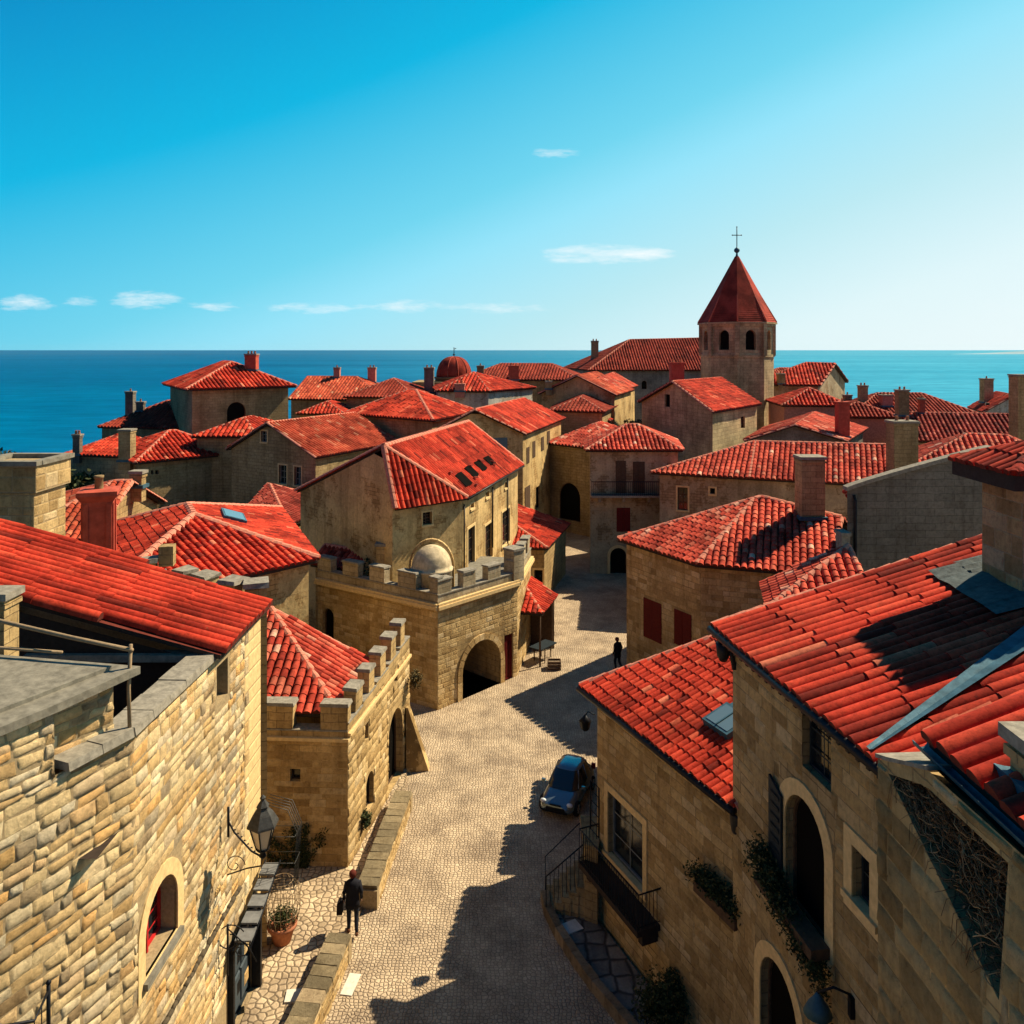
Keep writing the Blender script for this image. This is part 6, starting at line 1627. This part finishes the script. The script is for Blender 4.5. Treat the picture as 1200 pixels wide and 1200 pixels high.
def street_lantern():
    x,y=-5.78,19.0; t=thing('street_lantern','large black street lantern on a curved wall bracket at the left','lamp',(-6.7,19.4,5.4))
    zb=5.35; W=(-6.72,19.35)
    mb=MB(); n=6
    ring=lambda r,z:[(x+r*math.cos(math.pi/6+k*math.pi/3),y+r*math.sin(math.pi/6+k*math.pi/3),z) for k in range(n)]
    lo,hi=ring(.15,zb+.1),ring(.31,zb+.66)
    for k in range(n):
        mb.tube([lo[k],hi[k]],.016,4); mb.tube([hi[k],hi[(k+1)%n]],.02,4); mb.tube([lo[k],lo[(k+1)%n]],.016,4)
    mb.lathe((x,y,zb),[(.03,-.15),(.09,-.08),(.05,0),(.14,.06),(.16,.1)],10)
    mb.build('frame',M['iron'],t)
    mb=MB(); lo,hi=ring(.135,zb+.11),ring(.295,zb+.65)
    for k in range(n): mb.face([lo[k],lo[(k+1)%n],hi[(k+1)%n],hi[k]])
    mb.build('pane',M['lampglass'],t)
    mb=MB(); mb.lathe((x,y,zb+.64),[(.37,0),(.36,.05),(.24,.26),(.15,.36),(.13,.40),(.15,.44),(.09,.52),(.05,.58),(.07,.63),(.0,.70)],6,0,.5,math.pi/6,False); mb.build('cap',M['iron_b'],t)
    mb=MB(); mb.tube([(W[0],W[1],zb+.55),(W[0]+.18,W[1]-.05,zb+.28),(x-.3,y+.12,zb-.05),(x,y,zb-.12)],.022,6); mb.tube([(W[0]+.02,W[1],zb+.15),(W[0]+.02,W[1],zb+.85)],.03,6)
    mb.tube([(x,y,zb-.12),(x-.05,y,zb-.32),(x-.4,y+.12,zb-.45),(W[0],W[1],zb-.75)],.018,5)
    for k in range(9): mb.lathe((W[0]+.1+.09*k,W[1]-.04*k,zb+.38-.06*k),[(.0,0),(.03,.02),(.0,.04)],5)
    pts=[(W[0]+.1+.25*(1-a/9)*math.cos(a)+.1,W[1]-.1,zb-.45+.25*(1-a/9)*math.sin(a)) for a in [i*.4 for i in range(20)]]; mb.tube(pts,.012,4)
    mb.build('bracket',M['iron'],t)
M['iron_b']=m_plain('weathered_grey_iron',(.07,.068,.062),.5,.3,12,.4,.3)
street_lantern()
def cage():
    t=thing('wire_cage','tall curved wire frame hanging on the wall behind the street lantern','frame',(-6.3,22.35,3.5))
    mb=MB(); x0,y0=-6.55,22.2
    for k in range(5):
        yy=y0-.0-.12*k; mb.tube([(x0,yy,2.6),(x0+.75,yy,2.7),(x0+.85,yy,4.2),(x0+.6,yy,4.8),(x0,yy,4.95)],.012,4)
    for z in (2.7,3.4,4.1): mb.tube([(x0,y0,z),(x0+.8,y0,z),(x0+.8,y0-.5,z),(x0,y0-.5,z)],.012,4)
    mb.build('wire',M['iron_b'],t)
cage()
g=MB(); g.box((-5.62,21.35,.165),(.55,.42,.05),.1); tag(g.build('paving_slab',M['white']),'pale square slab set in the walkway before the door','slab')
g=MB(); p=PZ(411,1155,0); g.box((p.x,p.y,.03),(.32,.75,.03),-.15); tag(g.build('paving_stone',M['white']),'pale oblong stone set flush in the sunlit street cobbles','paving stone')

# ------------------------------------------------------------ people
def person(label,loc,rz,pose=0,coat=(.012,.012,.016),hairc=(.10,.02,.012),h=1.72,bag=True):
    t=thing('person',label,'person',loc)
    t.rotation_euler=(0,0,rz); s=h/1.72
    J={'pel':(0,0,.95),'sp':(0,.0,1.15),'ch':(0,.03,1.36),'nk':(0,.04,1.50),'hd':(0,.05,1.60),'ht':(0,.05,1.70),
       'hl':(-.10,0,.90),'kl':(-.11,.10,.50),'al':(-.11,.02,.09),'tl':(-.12,.19,.04),
       'hr':(.10,0,.90),'kr':(.11,.02,.49),'ar':(.12,-.20,.12),'tr':(.13,-.06,.03),
       'sl':(-.19,.03,1.42),'el':(-.25,-.02,1.15),'wl':(-.25,.08,.92),'fl':(-.25,.10,.82),
       'sr':(.19,.03,1.42),'er':(.25,-.05,1.15),'wr':(.24,.06,.92),'fr':(.24,.08,.82)}
    rad={'pel':.15,'sp':.135,'ch':.15,'nk':.055,'hd':.085,'ht':.06,'hl':.10,'kl':.088,'al':.062,'tl':.05,'hr':.10,'kr':.088,'ar':.062,'tr':.05,'sl':.065,'el':.045,'wl':.032,'fl':.03,'sr':.065,'er':.045,'wr':.032,'fr':.03}
    E=[('pel','sp'),('sp','ch'),('ch','nk'),('nk','hd'),('hd','ht'),('pel','hl'),('hl','kl'),('kl','al'),('al','tl'),('pel','hr'),('hr','kr'),('kr','ar'),('ar','tr'),('ch','sl'),('sl','el'),('el','wl'),('wl','fl'),('ch','sr'),('sr','er'),('er','wr'),('wr','fr')]
    K=list(J); me=bpy.data.meshes.new('body'); me.from_pydata([tuple(c*s for c in J[k]) for k in K],[(K.index(a),K.index(b)) for a,b in E],[])
    o=bpy.data.objects.new('body',me); COL.objects.link(o); o.parent=t
    md=o.modifiers.new('Skin','SKIN'); 
    for i,k in enumerate(K): v=me.skin_vertices[0].data[i]; v.radius=(rad[k]*s,rad[k]*s*.85); v.use_root=(k=='pel')
    sb=o.modifiers.new('Sub','SUBSURF'); sb.levels=2; sb.render_levels=2
    me.materials.append(mk('trousers_cloth',(.02,.022,.03)))
    def part(name,mb,m): 
        p=mb.build(name,m); p.parent=t; return p
    # coat: closed lofted shell from shoulders to mid thigh
    mb=MB(); mb.lathe((0,.01,0),[(.21*s,.72*s),(.205*s,.85*s),(.185*s,1.05*s),(.2*s,1.25*s),(.215*s,1.38*s),(.16*s,1.47*s),(.075*s,1.51*s)],18,0,.5,0,True,.72)
    for sg in (-1,1): mb.tube([(sg*.17*s,.03*s,1.43*s),(sg*.245*s,-.03*s,1.17*s),(sg*.25*s,.07*s,.93*s)],.072*s,10,0,.5,.048*s)
    part('coat',mb,mk('dark_coat_cloth',coat))
    mb=MB(); mb.lathe((0,.045*s,1.53*s),[(.05*s,0),(.095*s,.05*s),(.108*s,.11*s),(.10*s,.16*s),(.07*s,.20*s),(.01*s,.215*s)],14,0,.5,0,True,1.1); part('hair',mb,mk('hair_'+label[:5].strip().replace(' ','_'),hairc))
    mb=MB()
    for sg in (-1,1):
        for k in range(5): 
            a=(-.05+.022*k); mb.tube([(sg*.25*s,.07*s+a*s*.8,.90*s),(sg*.255*s,.09*s+a*s,.83*s),(sg*.245*s,.105*s+a*s,.79*s+.01*abs(k-2))],.011*s,5,0,.5,.008*s)
    mb.lathe((0,.075*s,1.55*s),[(.03*s,0),(.07*s,.03*s),(.075*s,.08*s),(.06*s,.12*s)],10)
    part('skin',mb,mk('skin',(.42,.24,.16)))
    mb=MB()
    mb.tube([(-.11*s,-.05*s,.05),(-.12*s,.10*s,.05),(-.12*s,.2*s,.04)],.05*s,8); mb.tube([(.12*s,-.27*s,.08),(.125*s,-.14*s,.06),(.13*s,-.03*s,.04)],.048*s,8)
    part('shoe',mb,mk('brown_leather',(.14,.06,.03)))
    if bag:
        b=thing('shoulder_bag','dark shoulder bag held by the person beside the retaining wall','bag',(loc[0]-.36,loc[1],loc[2]+.55)); mb=MB()
        mb.box((loc[0]-.36,loc[1]+.02,loc[2]+.72),(.16,.34,.3),0,0,.5,.9); mb.tube([(loc[0]-.36,loc[1]-.12,loc[2]+.86),(loc[0]-.34,loc[1],loc[2]+1.02),(loc[0]-.36,loc[1]+.14,loc[2]+.86)],.012,4)
        mb.build('body',mk('dark_leather',(.015,.012,.011)),b)
    return t
_mk={}
def mk(n,c,r=.8):
    if n not in _mk: _mk[n]=m_plain(n,c,r,0,20,.25,.2)
    return _mk[n]
person('person in a dark coat with reddish hair walking up the sunlit walkway',(-4.62,23.75,.14),0.15)
person('person in dark clothes standing in shade by the shuttered house corner',(5.6,43.4,.02),.6,hairc=(.02,.014,.01),bag=False)

# ------------------------------------------------------------ car
def car():
    t=thing('parked_car','grey silver rounded hatchback parked against the house wall on the street','car',(2.12,31.0,.02))
    L_,W=3.9,1.72
    # stations: y (front negative, towards the viewer), half width, bottom, beltline, roof height (0=no cabin), cabin half width
    st=[(-1.95,.50,.32,.50),(-1.88,.66,.24,.60),(-1.70,.77,.20,.70),(-1.30,.84,.19,.80),(-.85,.86,.19,.90),(-.2,.86,.19,.93),(.5,.86,.19,.95),(1.1,.86,.19,.97),(1.6,.83,.21,.97),(1.85,.74,.26,.90),(1.95,.60,.34,.80)]
    mb=MB(); rings=[]; n=14
    for (y,w,b,h) in st:
        ring=[]
        for k in range(n):
            a=2*math.pi*k/n; cx=math.copysign(abs(math.cos(a))**.45,math.cos(a))*w; zz=(b+h)/2+math.copysign(abs(math.sin(a))**.6,math.sin(a))*(h-b)/2
            if math.sin(a)>.3: cx*=.90
            ring.append((cx,y,zz))
        rings.append(ring)
    vs=[p for r in rings for p in r]; fs=[]
    for i in range(len(rings)-1):
        for k in range(n): fs.append((i*n+k,i*n+(k+1)%n,(i+1)*n+(k+1)%n,(i+1)*n+k)[::-1])
    fs.append(tuple(range(n))); fs.append(tuple((len(rings)-1)*n+k for k in range(n))[::-1]); mb.faces(vs,fs,0,.5,True)
    def put(name,mb,m,sub=0,parent=None):
        o=mb.build(name,m); o.parent=parent or t
        if sub: s=o.modifiers.new('s','SUBSURF'); s.levels=sub; s.render_levels=sub
        return o
    paint,N,Lk,b=mat('silver_blue_car_paint',.22); b.inputs['Base Color'].default_value=(.12,.17,.20,1); b.inputs['Metallic'].default_value=.55; b.inputs['Coat Weight'].default_value=1
    body=put('body',mb,paint,1)
    # cabin: glasshouse with painted roof
    mb=MB(); lo=[(-.78,-1.02),(.78,-1.02),(.80,1.55),(-.80,1.55)]; hi=[(-.55,-.25),(.55,-.25),(.58,1.15),(-.58,1.15)]
    def ringat(f,z):
        out=[]
        for k in range(20):
            a=2*math.pi*k/20; cx_=math.copysign(abs(math.cos(a))**.55,math.cos(a)); sy_=math.copysign(abs(math.sin(a))**.55,math.sin(a))
            w_=.79+(.57-.79)*f; y0_=-1.05+(-.30+1.05)*f; y1_=1.60+(1.2-1.6)*f; out.append((cx_*w_,(y0_+y1_)/2+sy_*(y1_-y0_)/2,z))
        return out
    rr_=[ringat(0,.86),ringat(.33,1.08),ringat(.7,1.27),ringat(1,1.39)]; V=[p for r_ in rr_ for p in r_]
    mb.faces(V,[(i*20+k,i*20+(k+1)%20,(i+1)*20+(k+1)%20,(i+1)*20+k) for i in range(3) for k in range(20)],0,.5,True); put('window',mb,M['glass'])
    mb=MB(); 
    rr_=[[(x*1.01,y,1.385) for x,y,_ in ringat(1,0)],[(x*.96,y*.96+.02,1.43) for x,y,_ in ringat(1,0)],[(x*.7,y*.72+.12,1.475) for x,y,_ in ringat(1,0)],[(x*.2,y*.2+.35,1.49) for x,y,_ in ringat(1,0)]]; V=[p for r_ in rr_ for p in r_]
    mb.faces(V,[(i*20+k,i*20+(k+1)%20,(i+1)*20+(k+1)%20,(i+1)*20+k) for i in range(3) for k in range(20)]+[tuple(60+k for k in range(20))],0,.5,True); put('roof',mb,paint,0)
    mb=MB()
    for k in (2,8,12,18): mb.tube([ringat(f,.86+.53*f)[k] for f in (0,.33,.7,1)],.035,6)
    for sx in (-1,1): mb.tube([(sx*.80,.35,.9),(sx*.575,.45,1.42)],.03,6)
    put('window_frame',mb,paint)
    for sx in (-1,1):
        for y in (-1.25,1.2):
            mb=MB(); r=.31; V=[]
            for (rr,x) in ((.18,sx*.70),(r*.92,sx*.68),(r,sx*.72),(r,sx*.84),(r*.93,sx*.87),(.2,sx*.86)):
                for k in range(18): a=2*math.pi*k/18; V.append((x,y+rr*math.cos(a),.31+rr*math.sin(a)))
            mb.faces(V,[(i*18+k,i*18+(k+1)%18,(i+1)*18+(k+1)%18,(i+1)*18+k) for i in range(5) for k in range(18)],0,.5,True); wh=put('wheel',mb,mk('tyre_rubber',(.015,.015,.016)))
            mb=MB(); V=[(sx*.865,y+rr*math.cos(2*math.pi*k/18),.31+rr*math.sin(2*math.pi*k/18)) for rr in (.2,.05) for k in range(18)]; mb.faces(V,[(k,(k+1)%18,18+(k+1)%18,18+k) for k in range(18) if k%3],0); q=put('rim',mb,m_glass('alloy_rim',(.4,.4,.42),.3),0,wh)
        mb=MB(); V=[]; 
        mb.lathe((sx*.60,-1.74,.62),[(.02,-.08),(.12,-.05),(.14,.0),(.12,.05),(.02,.09)],12,0,.5,0,True,.8); put('headlight',mb,m_glass('headlight_glass',(.6,.65,.68),.1))
        mb=MB(); mb.box((sx*.93,-.72,.98),(.18,.1,.12),0,0,.5,.85); mb.tube([(sx*.8,-.7,.93),(sx*.9,-.72,.95)],.02,4); put('mirror',mb,paint)
        mb=MB(); mb.box((sx*.68,1.86,.78),(.18,.12,.22)); put('tail_light',mb,M['redpaint'])
    mb=MB(); mb.box((0,-1.93,.44),(.9,.06,.14),0,0,.5,.9); mb.box((0,-1.91,.60),(.5,.05,.06)); put('grille',mb,M['iron'])
    mb=MB(); mb.box((0,-1.96,.34),(1.1,.05,.07)); put('bumper',mb,M['iron'])
    t.rotation_euler=(0,0,math.radians(-22)); t.scale=(.84,.78,.86)
car()
def haze():
    mb=MB(); mb.faces([(-600,-150,-27),(600,-150,-27),(9000,9200,-27),(-9000,9200,-27),(-600,-150,60),(600,-150,60),(9000,9200,60),(-9000,9200,60)],[(0,3,2,1),(4,5,6,7),(0,1,5,4),(1,2,6,5),(2,3,7,6),(3,0,4,7)])
    m=bpy.data.materials.new('pale_sea_haze'); m.use_nodes=True; nt=m.node_tree
    for n in list(nt.nodes): nt.nodes.remove(n)
    o=nt.nodes.new('ShaderNodeOutputMaterial'); v=nt.nodes.new('ShaderNodeVolumePrincipled'); v.inputs['Color'].default_value=(.62,.88,1,1); v.inputs['Density'].default_value=HAZE; v.inputs['Anisotropy'].default_value=.3
    nt.links.new(v.outputs[0],o.inputs['Volume']); ob=mb.build('haze',m); ob['kind']='stuff'
HAZE=1.2e-5
if HAZE: haze()
print('objects',len(bpy.data.objects),'faces',sum(len(m.polygons) for m in bpy.data.meshes))
